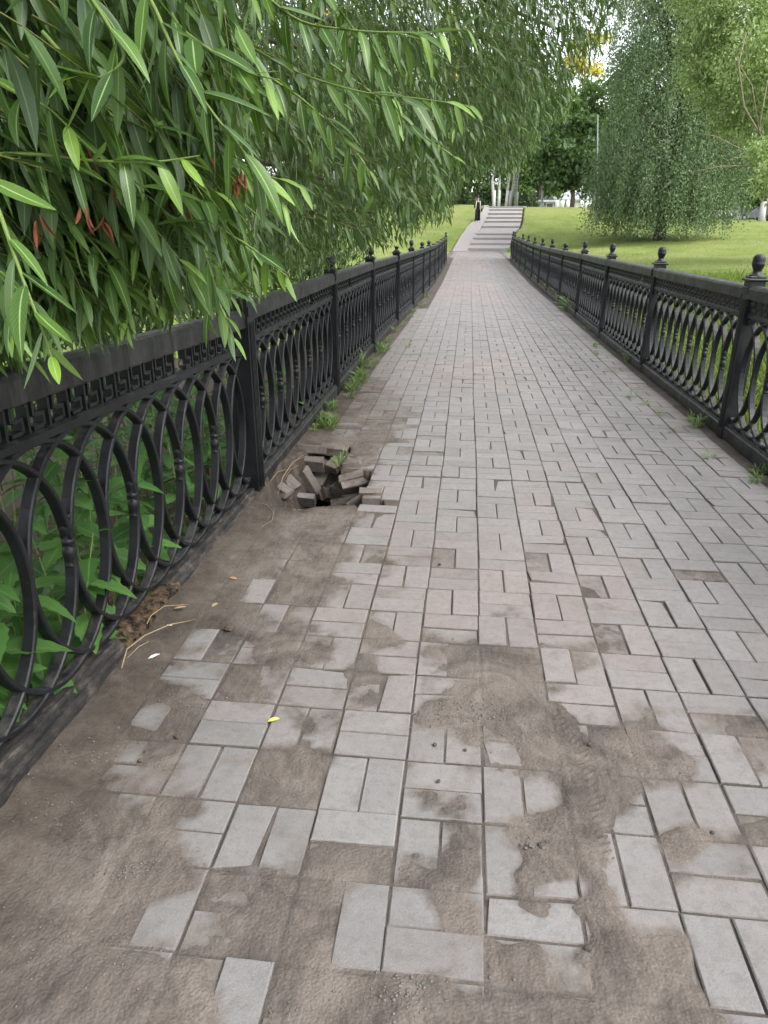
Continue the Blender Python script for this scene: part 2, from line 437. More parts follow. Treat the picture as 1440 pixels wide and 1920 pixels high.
def grid_faces(nx, ny):
    i = np.arange(ny - 1)[:, None] * nx + np.arange(nx - 1)[None, :]
    return np.stack([i, i + 1, i + nx + 1, i + nx], -1).reshape(-1, 4)
lawn = link('lawn', np_mesh('lawn', np.stack([gx, gy, terrain(gx, gy)], -1).reshape(-1, 3), grid_faces(len(xs), len(ys)), M['lawn'], smooth=True),
            kind='structure', label='green lawn sloping up on both sides of the paved path')

# ------------------------------------------------------------------ path: layout of the pavers
S, X0, YB = 0.204, 0.0936, 0.967
HOLE = np.array([onZ(u, v)[:2] for u, v in [(494, 940), (505, 905), (540, 868), (592, 838), (652, 838), (648, 868), (668, 880), (694, 884), (690, 922), (716, 926), (712, 947), (610, 948), (560, 957), (520, 950)]])
def in_poly(x, y, P):
    x = np.asarray(x, float); y = np.asarray(y, float); c = np.zeros(x.shape, bool); j = len(P) - 1
    for i in range(len(P)):
        a = (P[i, 1] > y) != (P[j, 1] > y)
        c ^= a & (x < (P[j, 0] - P[i, 0]) * (y - P[i, 1]) / (P[j, 1] - P[i, 1] + 1e-12) + P[i, 0]); j = i
    return c
# sand cover (mm above the paver tops) read off the photograph at these places
SAND = np.array([(480, 972, 7), (600, 972, 6), (650, 957, 4), (560, 990, 5), (400, 1060, 14), (340, 1110, 16), (560, 1018, 3), (700, 1005, -5), (690, 985, -5), (750, 990, -6), (560, 1072, -1.5), (610, 1050, 1), (660, 1070, -2), (490, 1110, -2), (540, 1100, 3),
    (440, 1100, 6), (640, 1135, -3), (590, 1120, 0), (750, 1165, -6), (850, 1180, -6), (700, 1110, -3), (430, 1215, -2), (380, 1215, -1.5), (470, 1160, 3), (350, 1255, -2), (400, 1280, -2), (250, 1280, 9), (300, 1190, 10), (150, 1380, 14), (60, 1480, 18), (20, 1560, 16), (460, 1280, 1),
    (530, 1230, 4), (600, 1228, 1), (650, 1215, -3), (680, 1245, 1), (720, 1190, 1), (740, 1240, -4), (600, 1262, -5), (600, 1300, -4), (690, 1290, -1.5), (755, 1295, -5), (560, 1350, -1), (535, 1370, -4), (610, 1375, -4), (720, 1350, -5), (710, 1395, -4),
    (440, 1370, -2), (390, 1390, -1.5), (300, 1345, -1), (340, 1310, 4), (260, 1452, -3), (370, 1455, -1.5), (300, 1420, 0), (330, 1500, 2), (410, 1470, -1.5), (570, 1430, 6), (520, 1440, 4), (500, 1480, -3), (640, 1470, -3), (720, 1480, -4), (730, 1430, -3), (820, 1455, -5), (820, 1500, -1.5),
    (370, 1570, -3), (290, 1570, 5), (150, 1560, 7), (60, 1640, 7), (470, 1535, -3), (500, 1590, -4), (610, 1570, -3), (690, 1590, -3), (790, 1570, -5), (800, 1620, -2), (850, 1640, 2), (280, 1650, 5), (150, 1720, 6), (50, 1760, 6), (260, 1735, -2.5), (320, 1725, -3), (420, 1715, -3.5),
    (520, 1650, 2), (600, 1660, 3), (520, 1730, -1.2), (570, 1790, 1), (640, 1770, -3), (700, 1690, -1), (770, 1720, -5), (775, 1790, -3), (850, 1700, 3), (850, 1760, 0.5), (830, 1230, 2), (880, 1240, 3), (820, 1285, -3), (870, 1290, 0), (830, 1335, 4), (900, 1310, 7), (960, 1250, 7),
    (960, 1350, 8), (1000, 1400, 7), (1040, 1370, 5), (880, 1385, 1), (800, 1400, -4), (870, 1410, -3), (940, 1422, -2), (930, 1480, -5), (1015, 1485, -5), (1080, 1450, 7), (1090, 1550, 8), (1060, 1620, 7), (1010, 1590, 5), (1000, 1640, 4), (950, 1610, -5), (935, 1660, -5), (1047, 1675, -2), (1000, 1690, 1), (1110, 1700, 5), (1150, 1790, 6),
    (960, 1730, -5), (1060, 1730, -5), (980, 1810, 2), (900, 1850, 2), (800, 1860, 5), (750, 1890, 5), (600, 1880, 4), (430, 1850, -2.5), (470, 1880, -2), (370, 1880, 4), (100, 1880, 6), (140, 1895, 0), (250, 1830, 5), (1060, 1850, -0.5), (1050, 1890, 4), (1160, 1900, 6), (1250, 1800, 5), (1200, 1640, -5),
    (1220, 1690, -4), (1180, 1550, -5), (1150, 1490, -1), (1120, 1430, 3), (1200, 1410, 5), (1270, 1430, 3), (1310, 1400, -5), (1250, 1510, -5), (1330, 1510, -5), (1280, 1590, 3), (1330, 1620, -3), (1400, 1620, 0), (1400, 1500, -5), (1350, 1440, -2), (1400, 1420, 2), (1320, 1690, -5), (1400, 1670, -5), (1350, 1800, -6),
    (1270, 1900, 4), (1420, 1850, -6), (1100, 1310, -6), (1110, 1350, -4), (1250, 1250, -6), (1400, 1250, -6), (1000, 1100, -6), (1200, 1050, -6), (900, 1000, -6), (1000, 900, -6), (1300, 1000, -6), (1400, 1100, -6), (880, 1160, -6), (945, 1165, -2), (990, 1195, -2), (1000, 1230, 4), (1050, 1270, 0), (1040, 1180, -5),
    (760, 900, -6), (740, 850, -3), (690, 830, 3), (710, 800, 1), (690, 770, -3), (640, 790, -1), (600, 800, 2), (560, 850, 2), (800, 820, -6), (900, 760, -6), (800, 700, -6), (780, 1060, -4), (850, 1080, -5), (760, 1010, -6), (700, 1050, -3)], float)
def cover(X, Y):
    u, v, z = proj(np.stack([X, Y, np.zeros_like(X)], -1))
    shp = u.shape; u = u.ravel(); v = v.ravel(); out = np.zeros(len(u))
    for i in range(0, len(u), 30000):
        s = slice(i, i + 30000)
        d2 = (u[s, None] - SAND[None, :, 0]) ** 2 + ((v[s, None] - SAND[None, :, 1]) * 1.35) ** 2 + 90.0
        w = 1.0 / d2 ** 2.4
        out[s] = (w @ SAND[:, 2]) / w.sum(1)
    return out.reshape(shp)

class Paver: pass
PAV = []
OVER = {(0, 1): 1, (0, 0): 0}
prn = random.Random(3)
for j in range(-3, 234):
    y0 = YB + j * S
    kmin, kmax = -5, 8
    if y0 > 14: kmin = -4
    if y0 > 37: kmin, kmax = -5, 12
    for k in range(kmin, kmax):
        vert = ((k + j) % 2 == 0)
        if (k, j) in OVER: vert = bool(OVER[(k, j)])
        x0 = X0 + k * S
        for h in (0, 1):
            p = Paver(); p.vert, p.k, p.j = vert, k, j
            p.x, p.y = (x0 + S * (0.25 + 0.5 * h), y0 + S / 2) if vert else (x0 + S / 2, y0 + S * (0.25 + 0.5 * h))
            PAV.append(p)
_px, _py = np.array([p.x for p in PAV]), np.array([p.y for p in PAV])
PAV = [p for p, q in zip(PAV, in_poly(_px, _py, HOLE)) if not q]
_px, _py = np.array([p.x for p in PAV]), np.array([p.y for p in PAV])
_n1, _n2, _n3, _n4 = fbm(_px, _py, .7, 2, 1.0), fbm(_px, _py, .7, 2, 5.0), fbm(_px, _py, 1.3, 2, 9.0), fbm(_px, _py, .45, 3, 21.0)
for i, p in enumerate(PAV):
    cx, cy = p.x, p.y
    p.x += 0.010 * _n1[i] + prn.gauss(0, .0007); p.y += 0.008 * _n2[i] + prn.gauss(0, .0007)
    p.dz = prn.gauss(0, 0.0022 if cy < 5 else 0.0014); p.z = float(pz(cy)) + 0.004 * _n3[i] + p.dz
    p.rz = prn.gauss(0, 0.0035); p.tx = prn.gauss(0, 0.007); p.ty = prn.gauss(0, 0.007)
    if prn.random() < 0.04: p.tx *= 1.8; p.ty *= 1.8
    p.tone = min(1, max(0, prn.gauss(0.5, 0.15)))
    pk = 0.5 + 1.6 * _n4[i] - max(0, (cx - 0.45)) * 1.4 - max(0, 2.2 - cy) * 0.35
    p.pink = min(0.75, max(0.0, pk * 0.6 + prn.gauss(0, .12)))
cv = cover(np.array([p.x for p in PAV if p.y < 7]), np.array([p.y for p in PAV if p.y < 7]))
n_ = 0
for p in PAV:
    p.cov = -6.0
    if p.y < 7: p.cov = cv[n_]; n_ += 1
    p.dirt = min(1.0, max(0.08, (p.cov + 6.0) / 6.0)) if p.y < 7 else 0.10
    if p.x < -0.75: p.dirt = min(1, p.dirt + 0.35)
    if p.x > 1.5: p.dirt = min(1, p.dirt + 0.3)

def paver_arrays(p, chip=True):
    """12 corner points: bottom ring, chamfer ring, top ring"""
    L, W = (0.0992, 0.1995) if p.vert else (0.1995, 0.0992)
    if p.k == 1 and p.j in (4,) : pass
    hx, hy = L / 2, W / 2; c = 0.0032; V = []
    for zz, k in ((-0.05, 0.0), (-c, 0.0), (0.0, c)):
        for sx, sy in ((-1, -1), (1, -1), (1, 1), (-1, 1)):
            q = prn.uniform(0, 0.0016) if chip else 0
            V.append((sx * (hx - k - q), sy * (hy - k - q), zz))
    V = np.array(V)
    if chip and prn.random() < 0.09:                # a corner knocked off
        ci = prn.randrange(4); q = prn.uniform(.010, .028)
        for r in (1, 2): V[4 * r + ci, 0] *= 1 - q * prn.uniform(.3, 1.2) / hx; V[4 * r + ci, 1] *= 1 - q * prn.uniform(.3, 1.2) / hy
        V[8 + ci, 2] -= .003
    V[:, 2] += V[:, 0] * p.ty + V[:, 1] * p.tx
    cs, sn = math.cos(p.rz), math.sin(p.rz)
    V[:, :2] = np.stack([V[:, 0] * cs - V[:, 1] * sn, V[:, 0] * sn + V[:, 1] * cs], 1)
    return V
PF = np.array([(8, 9, 10, 11)] + [(4 * r + i, 4 * r + (i + 1) % 4, 4 * r + 4 + (i + 1) % 4, 4 * r + 4 + i) for r in (0, 1) for i in range(4)])

# the 300 pavers that show largest are objects of their own; the others are one part
cand = []
for p in PAV:
    u, v, z = proj(np.array([p.x, p.y, p.z]))
    p.zc = float(z); p.near = False
    if 0 < u < 1440 and 0 < v < 1930 and z > 0.4 and p.cov < 2.5: cand.append(p)
cand.sort(key=lambda p: p.zc)
for p in cand[:300]: p.near = True

# height of the sand sheet (mm over the paver tops): it fills the joints, covers pavers and falls into the hole
sx_ = np.concatenate([np.arange(-1.45, -1.15, 0.012), np.arange(-1.15, 1.0, 0.0058), np.arange(1.0, 1.97, 0.012)])
sy_ = [0.55]
while sy_[-1] < 6.85: sy_.append(sy_[-1] + min(0.022, 0.0046 + 0.003 * max(0, sy_[-1] - 1.0)))
sy_ = np.array(sy_)
SX, SY = np.meshgrid(sx_, sy_)
H = cover(SX, SY)
fade = sstep(6.0, 5.0, SY)
H = H * fade - 5.0 * (1 - fade)
H = np.where(H < -3.5, -3.5 + (H + 3.5) * 1.3, H)
dj = np.minimum(np.abs(((SX - X0) / S) % 1.0), 1 - np.abs(((SX - X0) / S) % 1.0)) * S
dk = np.minimum(np.abs(((SY - YB) / S) % 1.0), 1 - np.abs(((SY - YB) / S) % 1.0)) * S
joint = np.exp(-(np.minimum(dj, dk) / 0.006) ** 2)
sandy = sstep(-5.5, -3.0, H)
H = H + (0.6 + 3.2 * sandy) * fbm(SX, SY, 14, 4, 2.0) + 1.5 * sandy * fbm(SX, SY, 45, 3, 7.0) + 0.9 * sandy * fbm(SX * .82 + SY * .57, (SY * .82 - SX * .57) * .12, 55, 2, 13.0) + 2.0 * sandy * fbm(SX, SY, 5, 3, 4.0)
HF = H.copy()
H = H - joint * (1.8 * sandy + 0.0)
# tyre track in the sand
tr = [onZ(*q)[:2] for q in [(1035, 1340), (1075, 1400), (1100, 1480), (1115, 1560), (1130, 1610)]]
trd = np.full(SX.shape, 9.0); trs = np.zeros(SX.shape); acc = 0
for a, b in zip(tr[:-1], tr[1:]):
    d = b - a; L = np.hypot(*d); t = np.clip(((SX - a[0]) * d[0] + (SY - a[1]) * d[1]) / L ** 2, 0, 1)
    off = (SX - a[0]) * d[1] / L - (SY - a[1]) * d[0] / L
    dd = np.hypot(SX - a[0] - t * d[0], SY - a[1] - t * d[1]); m = dd < trd
    trd = np.where(m, dd, trd); trs = np.where(m, acc + t * L + 0.8 * np.abs(off), trs); acc += L
tm = sstep(0.038, 0.026, trd)
H = H + tm * (2.4 * np.clip(1.6 * np.sin(trs * 2 * PI / 0.021), -1, 1) + 1.2) + sstep(0.075, 0.05, trd) * sstep(0.03, 0.045, trd) * 2.5
# rims, banks and the strip of earth under the fences
H = H + 26 * sstep(-0.93, -1.10, SX) * sstep(7, 4.5, SY) * (0.6 + 0.5 * fbm(SX, SY, 6, 3)) + 9 * sstep(-0.90, -1.0, SX) + 14 * sstep(1.70, 1.82, SX) * (0.7 + 0.5 * fbm(SX, SY, 5, 3))
def film_at(x, y):
    """sand height (mm) without the joints at points, for the thin film on the pavers"""
    fx = np.interp(x, sx_, np.arange(len(sx_))); fy = np.interp(y, sy_, np.arange(len(sy_)))
    i0 = np.clip(fx.astype(int), 0, len(sx_) - 2); j0 = np.clip(fy.astype(int), 0, len(sy_) - 2); a, b = fx - i0, fy - j0
    return (HF[j0, i0] * (1 - a) + HF[j0, i0 + 1] * a) * (1 - b) + (HF[j0 + 1, i0] * (1 - a) + HF[j0 + 1, i0 + 1] * a) * b
NG = (7, 4)
def fine_paver(p):
    """paver whose top is a small grid, so the sand film can fade across it; dirt per vertex"""
    V = paver_arrays(p); t = V[8:12]; nx, ny = NG if not p.vert else NG[::-1]; G = []
    for j in range(ny + 1):
        for i in range(nx + 1):
            a, b = i / nx, j / ny; G.append((t[0] * (1 - a) + t[1] * a) * (1 - b) + (t[3] * (1 - a) + t[2] * a) * b)
    G = np.array(G); W = nx + 1; k = 8
    F = [(k + j * W + i, k + j * W + i + 1, k + (j + 1) * W + i + 1, k + (j + 1) * W + i) for j in range(ny) for i in range(nx)]
    c = [k, k + nx, k + ny * W + nx, k + ny * W]
    F += [(i, (i + 1) % 4, 4 + (i + 1) % 4, 4 + i) for i in range(4)] + [(4 + i, 4 + (i + 1) % 4, c[(i + 1) % 4], c[i]) for i in range(4)]
    V = np.concatenate([V[:8], G]); d = np.clip((film_at(V[:, 0] + p.x, V[:, 1] + p.y) - 1000 * p.dz + 5.0) / 5.6, 0.06, 1.0); d[:8] = np.maximum(d[:8], .6)
    if p.x < -.7: d = np.minimum(1, d + .15)
    return V, np.array(F), d
# bed of the path: joints beyond the sandy foreground
bx = np.concatenate([np.linspace(-1.45, 1.85, 56), np.linspace(1.87, 1.96, 5)]); by = np.linspace(6.8, 50, 500)
BX, BY = np.meshgrid(bx, by)
edge = 0.7 * sstep(-1.12, -1.42, BX) * 0.6 + 0.4 * sstep(1.88, 1.94, BX)
edge = edge * (1 - sstep(36, 40, BY))
BZ = pz(BY) - 0.008 + 0.004 * fbm(BX, BY, 3, 3) - edge + 0.012 * (sstep(-0.9, -1.02, BX) + sstep(1.7, 1.8, BX))
path = link('path', np_mesh('path', np.stack([BX, BY, BZ], -1).reshape(-1, 3), grid_faces(61, 500), M['sand'],
            attrs={'thick': np.clip(0.12 + fbm(BX, BY, 2, 3) * 0.15 + .5 * (sstep(-0.9, -1.0, BX) + sstep(1.72, 1.8, BX)), 0, 1).ravel(), 'earth': np.clip(.7 * (sstep(-0.85, -1.0, BX) + sstep(1.72, 1.8, BX)) * (BY < 38), 0, 1).ravel()}, smooth=True),
            kind='structure', label='long straight path paved with grey and pinkish concrete blocks in basketweave')
for p in PAV:
    if p.near:
        V, F, d = fine_paver(p); n = len(V)
        me = np_mesh('paver', V, F, M['paver'], attrs={'tone': np.full(n, p.tone), 'pink': np.full(n, p.pink), 'dirt': d})
        link('paver', me, path, (p.x, p.y, p.z))
rest = [p for p in PAV if not p.near and p.y > 5.2]; semi = [p for p in PAV if not p.near and p.y <= 5.2]
V = np.concatenate([paver_arrays(p, p.y < 12) + np.array([p.x, p.y, p.z]) for p in rest])
F = np.concatenate([PF + 12 * i for i in range(len(rest))])
link('far_pavers', np_mesh('far_pavers', V, F, M['paver'], attrs={'tone': np.repeat([p.tone for p in rest], 12), 'pink': np.repeat([p.pink for p in rest], 12), 'dirt': np.repeat([p.dirt for p in rest], 12)}), path, kind='stuff')
vs_, fs_, ds_, ts_, ks_, o_ = [], [], [], [], [], 0
for p in semi:
    V, F, d = fine_paver(p); vs_.append(V + [p.x, p.y, p.z]); fs_.append(F + o_); ds_.append(d); ts_.append(np.full(len(V), p.tone)); ks_.append(np.full(len(V), p.pink)); o_ += len(V)
link('half_buried_pavers', np_mesh('half_buried_pavers', np.concatenate(vs_), np.concatenate(fs_), M['paver'], attrs={'tone': np.concatenate(ts_), 'pink': np.concatenate(ks_), 'dirt': np.concatenate(ds_)}), path, kind='stuff')

Z = H / 1000.0
Z = Z + 0.004 * fbm(SX, SY, 1.3, 2, 9.0)
Z -= 0.45 * sstep(-1.16, -1.42, SX) + 0.35 * sstep(1.88, 1.94, SX)
# the collapse
hd = np.full(SX.shape, 9.0); j = len(HOLE) - 1
for i in range(len(HOLE)):
    a, b = HOLE[j], HOLE[i]; d = b - a; t = np.clip(((SX - a[0]) * d[0] + (SY - a[1]) * d[1]) / (d @ d), 0, 1)
    hd = np.minimum(hd, np.hypot(SX - a[0] - t * d[0], SY - a[1] - t * d[1])); j = i
hd = np.where(in_poly(SX, SY, HOLE), hd, -hd)
hd = hd + 0.018 * fbm(SX, SY, 12, 3, 8.0)
Z -= sstep(-0.012, 0.012, hd) * 0.13 + sstep(0.01, 0.13, hd) * (0.34 + 0.06 * fbm(SX, SY, 9, 4, 3.0))
DK = sstep(-0.01, 0.02, hd)  # inside the hole: soil darkened further, putting the cavity's shade into its colour
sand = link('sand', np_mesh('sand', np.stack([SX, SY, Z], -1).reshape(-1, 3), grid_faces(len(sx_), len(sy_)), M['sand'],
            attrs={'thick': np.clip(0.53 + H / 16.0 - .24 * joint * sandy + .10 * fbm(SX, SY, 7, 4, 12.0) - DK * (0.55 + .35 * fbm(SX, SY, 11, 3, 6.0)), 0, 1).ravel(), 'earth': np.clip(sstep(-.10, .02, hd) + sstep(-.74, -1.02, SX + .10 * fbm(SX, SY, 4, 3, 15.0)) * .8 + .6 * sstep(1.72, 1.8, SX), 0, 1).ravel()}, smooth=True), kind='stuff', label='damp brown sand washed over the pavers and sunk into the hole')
def sand_z(x, y):
    i = min(len(sx_) - 1, max(0, int(np.searchsorted(sx_, x)))); j = min(len(sy_) - 1, max(0, int(np.searchsorted(sy_, y)))); return float(Z[j, i])

# ------------------------------------------------------------------ stairs with the ramp beside them
def mk_step():
    t = NT('pale_step_paving')
    br = t.node('ShaderNodeTexBrick', {'Vector': t.pos, 'Color1': (0.27, 0.25, 0.24, 1), 'Color2': (0.32, 0.295, 0.28, 1), 'Mortar': (0.2, 0.19, 0.18, 1), 'Scale': 4.0, 'Mortar Size': 0.02}).outputs[0]
    return t.fin(t.mix(t.math('MULTIPLY', t.noise(3, 5), 0.4), br, (0.30, 0.28, 0.26)), 0.9)
M['step'] = mk_step()
M['kerb'] = plain('grey_kerb_concrete', (0.22, 0.21, 0.20), 0.9, 0.2, 0.2, 5, 0.2)
stairs = thing('park_stairs', 'long pale stairs of low steps climbing the slope at the end of the path', 'stairs', tuple(_sl[0, 0]))
so = np.array(stairs.location)
for i, (ul, ur, vt, vb, Y) in enumerate(STEPS):
    l, r = onY(ul, vb, Y), onY(ur, vb, Y); zt = onY(ul, vt, Y)[2]
    if i < 9:
        n = STEPS[i + 1]; Y2 = n[4]; l2, r2 = onY(n[0], n[3], Y2), onY(n[1], n[3], Y2); z2 = l2[2]
    else:
        Y2 = 63.0; l2, r2 = l + [0.3, 0, 0], r + [0.5, 0, 0]; z2 = zt + 0.12
    y2 = Y2 + 0.06
    vs = [(l[0], Y, l[2] - .4), (r[0], Y, l[2] - .4), (r2[0], y2, l[2] - .4), (l2[0], y2, l[2] - .4),
          (l[0], Y, zt), (r[0], Y, zt), (r2[0], y2, z2), (l2[0], y2, z2)]
    m = MB().add([np.array(p) - so for p in vs], [(3, 2, 1, 0), (4, 5, 6, 7), (0, 1, 5, 4), (1, 2, 6, 5), (2, 3, 7, 6), (3, 0, 4, 7)])
    st = m.obj('step', M['step'], stairs)
    kb = MB().add([np.array(p) - so for p in [(l[0] - .02, Y - .03, l[2] - .3), (r[0] + .02, Y - .03, l[2] - .3), (r[0] + .02, Y + .13, l[2] - .3), (l[0] - .02, Y + .13, l[2] - .3),
         (l[0] - .02, Y - .03, zt + .012), (r[0] + .02, Y - .03, zt + .012), (r[0] + .02, Y + .13, zt + .032), (l[0] - .02, Y + .13, zt + .032)]],
         [(3, 2, 1, 0), (4, 5, 6, 7), (0, 1, 5, 4), (1, 2, 6, 5), (2, 3, 7, 6), (3, 0, 4, 7)])
    kb.obj('kerb', M['kerb'], st)
RP = [(848, 878, 470.5, 48.4), (856, 884, 456, 50.2), (863, 889, 443, 51.8), (872, 897, 432, 53.4), (878, 902, 422, 54.9), (888, 907, 414, 55.9), (897, 911, 404, 57.3), (904, 915, 396, 58.4), (908, 915, 388, 59.8), (906, 914, 385, 61.0)]
m = MB(); vs = []
for ul, ur, v, Y in RP:
    a, b = onY(ul, v, Y), onY(ur + 2, v, Y); vs += [a - so, b - so, b - so - [0, 0, .5], a - so - [0, 0, .5]]
fs = [(4 * i + a, 4 * i + b, 4 * i + 4 + b, 4 * i + 4 + a) for i in range(len(RP) - 1) for a, b in ((0, 1), (1, 2), (3, 0))] + [(3, 2, 1, 0)]
m.add(vs, fs).obj('ramp', M['step'], stairs)

# ------------------------------------------------------------------ iron fences
PL = 2.56236; HALF = (PL - 0.098) / 2; HP = 0.2155
def hoop_mb(c):
    mb = MB(); a, b, zc = 1.5 * HP, 0.35, 0.466; run = []; N = 56
    prof = [(-.0085, -.014), (-.005, -.018), (.005, -.018), (.0085, -.014), (.0085, .014), (.005, .018), (-.005, .018), (-.0085, .014)]
    pts = []
    for i in range(N + 1):
        t = 2 * PI * i / N; pts.append((c + a * math.sin(t), zc + b * math.cos(t), t))
    runs = []; cur = []
    for y, z, t in pts:
        if abs(y) <= HALF + 0.01: cur.append((y, z, t))
        else:
            if len(cur) > 1: runs.append(cur)
            cur = []
    if len(cur) > 1: runs.append(cur)
    for cur in runs:
        closed = len(cur) == N + 1
        q = cur[:-1] if closed else cur
        P = [(0, y, z) for y, z, t in q]; T = [t for *_, t in q]
        def fr(k, T=T):
            n = Vector((0, math.sin(T[k]) / a, math.cos(T[k]) / b)).normalized(); return n, Vector((1, 0, 0))
        mb.sweep(P, fr, prof, closed)
    return mb
KNOB = [(r * .8, z * .85) for r, z in [(.010, -.10), (.021, -.096), (.021, -.086), (.015, -.08), (.023, -.066), (.027, -.045), (.023, -.024), (.015, -.017), (.025, -.008), (.025, .004), (.015, .010), (.023, .026), (.027, .045), (.022, .066), (.015, .074), (.021, .08), (.021, .092), (.010, .096)]]
def fret_mb(y=0.0):
    mb = MB(); d = 0.03; w = 0.0105
    def bar(y0, z0, y1, z1):
        a, b = min(y0, y1) - w / 2, max(y0, y1) + w / 2; c, e = min(z0, z1) - w / 2, max(z0, z1) + w / 2
        mb.box((0, y + (a + b) / 2, (c + e) / 2), (d, b - a, e - c))
    bar(-.040, .929, .034, .929); bar(-.040, .917, -.040, .893); bar(-.029, .888, .006, .888); bar(.006, .876, .006, .860)
    bar(.034, .917, .034, .850); bar(-.040, .855, .000 - .005, .855)
    return mb
def rail_prof(x, z0, z1, r=0.02, low=0.0):
    return [(-x, z0 + low), (-x, z1 - r), (-x + r * .35, z1 - r * .35), (-x + r, z1), (x - r, z1), (x - r * .35, z1 - r * .35), (x, z1 - r), (x, z0 + low), (x - .01, z0), (-x + .01, z0)]
def wavy(me, amp, s, seed):
    n = len(me.vertices); co = np.empty(n * 3, np.float32); me.vertices.foreach_get('co', co); co = co.reshape(-1, 3)
    co[:, 0] += amp * fbm(co[:, 1] + 3.1, co[:, 2], s, 3, seed); co[:, 2] += amp * fbm(co[:, 1], co[:, 0] + 1.7, s, 3, seed + 5)
    me.vertices.foreach_set('co', co.ravel()); me.update()
def rail_mesh(name, prof, mat, nseg=40, amp=0.0015, seed=1.0):
    n = len(prof); ys = np.linspace(-HALF, HALF, nseg + 1)
    mb = MB(); vs = [(x, y, z) for y in ys for x, z in prof]
    mb.add(vs, [(k * n + i, k * n + (i + 1) % n, (k + 1) * n + (i + 1) % n, (k + 1) * n + i) for k in range(nseg) for i in range(n)] + [tuple(range(n)), tuple(nseg * n + i for i in reversed(range(n)))])
    me = mb.mesh(name, mat); wavy(me, amp, 3.0, seed); return me
ME = {}
ME['top_rail'] = rail_mesh('top_rail', rail_prof(.043, .937, 1.018, .022), M['rail'])
ME['thin_rail'] = rail_mesh('thin_rail', [(-.022, .818), (-.022, .838), (-.012, .846), (.012, .846), (.022, .838), (.022, .818)], M['iron'], 12, .0008)
ME['bottom_beam'] = rail_mesh('bottom_beam', [(-.043, .008), (-.043, .085), (-.036, .094), (-.030, .094), (-.027, .104), (.027, .104), (.030, .094), (.036, .094), (.043, .085), (.043, .008)], M['rail'], 40, .002, 4.0)
HK = range(-6, 7)
for k in HK: ME['hoop', k] = hoop_mb(k * HP).mesh('hoop', M['iron'])
ME['knob'] = MB().lathe(KNOB, (0, 0, 0), 12).mesh('collar', M['iron'])
ME['fret'] = fret_mb().mesh('fret_piece', M['iron'])
allh = MB(); allf = MB(); NF = 25; FP = 2 * HALF / NF
for k in HK:
    h = hoop_mb(k * HP); allh.add(h.v, h.f)
for i in range(NF):
    h = fret_mb(-HALF + (i + .5) * FP); allf.add(h.v, h.f)
ME['hoops'] = allh.mesh('hoop_lattice', M['iron']); ME['frets'] = allf.mesh('fret_band', M['iron'])
KY = [q * HP for q in (-4.5, -2.5, -.5, 1.5, 3.5)]

def panel(parent, a, b, near, missing=(), tilt=0.0, label=None):
    """one panel between two post feet a and b"""
    a, b = Vector(a), Vector(b); mid = (a + b) / 2; d = b - a
    e = link('panel', None, parent, mid, (math.atan2(d.z, math.hypot(d.x, d.y)) + tilt, 0, math.atan2(-d.x, d.y)))
    e.empty_display_size = .05
    if label: e['label'] = label
    link('top_rail', ME['top_rail'], e); link('thin_rail', ME['thin_rail'], e)
    if not (label and 'broken' in label): link('bottom_beam', ME['bottom_beam'], e)
    if near:
        for k in HK: link('hoop', ME['hoop', k], e)
        for i in range(NF):
            if i not in missing: link('fret_piece', ME['fret'], e, (0, -HALF + (i + .5) * FP, 0))
    else:
        link('hoop_lattice', ME['hoops'], e); link('fret_band', ME['frets'], e)
    for y in KY: link('collar', ME['knob'], e, (0, y, .50))
    return e
def post_mb():
    mb = MB(); mb.box((0, 0, .49), (.098, .098, 1.12), bev=.005)
    for s in (-1, 1):
        for yy in (-.024, -.008, .008, .024): mb.box((s * .0505, yy, .50), (.007, .007, .86), bev=.002)
        mb.box((s * .0505, 0, .985), (.009, .098, .05), bev=.003)
    return mb
ME['post'] = post_mb().mesh('post', M['iron'])
CAPB = MB().box((0, 0, 1.053), (.13, .13, .018), bev=.006).box((0, 0, 1.068), (.095, .095, .018), bev=.006)
FIN = [(.046, 1.070), (.046, 1.080), (.036, 1.086), (.028, 1.094), (.024, 1.104), (.026, 1.110), (.034, 1.128), (.0385, 1.142), (.0405, 1.147), (.0405, 1.151), (.038, 1.155), (.040, 1.170), (.038, 1.186), (.031, 1.199), (.018, 1.208), (.004, 1.211)]
ME['full'] = MB().add(CAPB.v, CAPB.f).lathe(FIN, n=16).mesh('finial', M['iron'])
BALL = [(.034, 1.048), (.034, 1.056), (.022, 1.062), (.024, 1.07)] + [(.047 * math.sin(t), 1.105 - .047 * math.cos(t)) for t in np.linspace(.55, PI - .05, 10)]
ME['ball'] = MB().lathe(BALL, n=16).mesh('finial', M['iron'])
ME['ballcap'] = MB().add(CAPB.v, CAPB.f).lathe([(r, z + .022) for r, z in BALL], n=16).mesh('finial', M['iron'])
ME['stub'] = MB().add(CAPB.v, CAPB.f).lathe(FIN[:8], n=16).mesh('finial', M['iron'])
def fence(name, label, feet, kinds, lean):
    root = thing(name, label, 'fence')
    for (f, k) in zip(feet, kinds):
        p = link('post', ME['post'], root, f, (random.gauss(0, .006), lean + random.gauss(0, .008), random.gauss(0, .02)))
        if f == feet[2] and lean < 0: p.scale = (1.2, 1.2, 1.0)
        if k == 'none': p['label'] = 'post without a finial'
        elif k != 'skip': link('finial', ME[k], p)
    return root
LX = [0, 0, 0, 0, 0, .05, .11, .14, .14, .16, .16, .17, .17, .17]
lf = [(-1.125 + LX[i + 2], 3.63 + PL * i, float(pz(3.63 + PL * i)) + (.0 if i else -.02)) for i in range(-2, 12)]
rf = [(1.84 + [0, 0, 0, 0, 0, .02, .02, .03, .05, .07, .05, .05, .05, .07, .12][i + 2], 5.15 + PL * i, float(pz(5.15 + PL * i))) for i in range(-2, 13)]
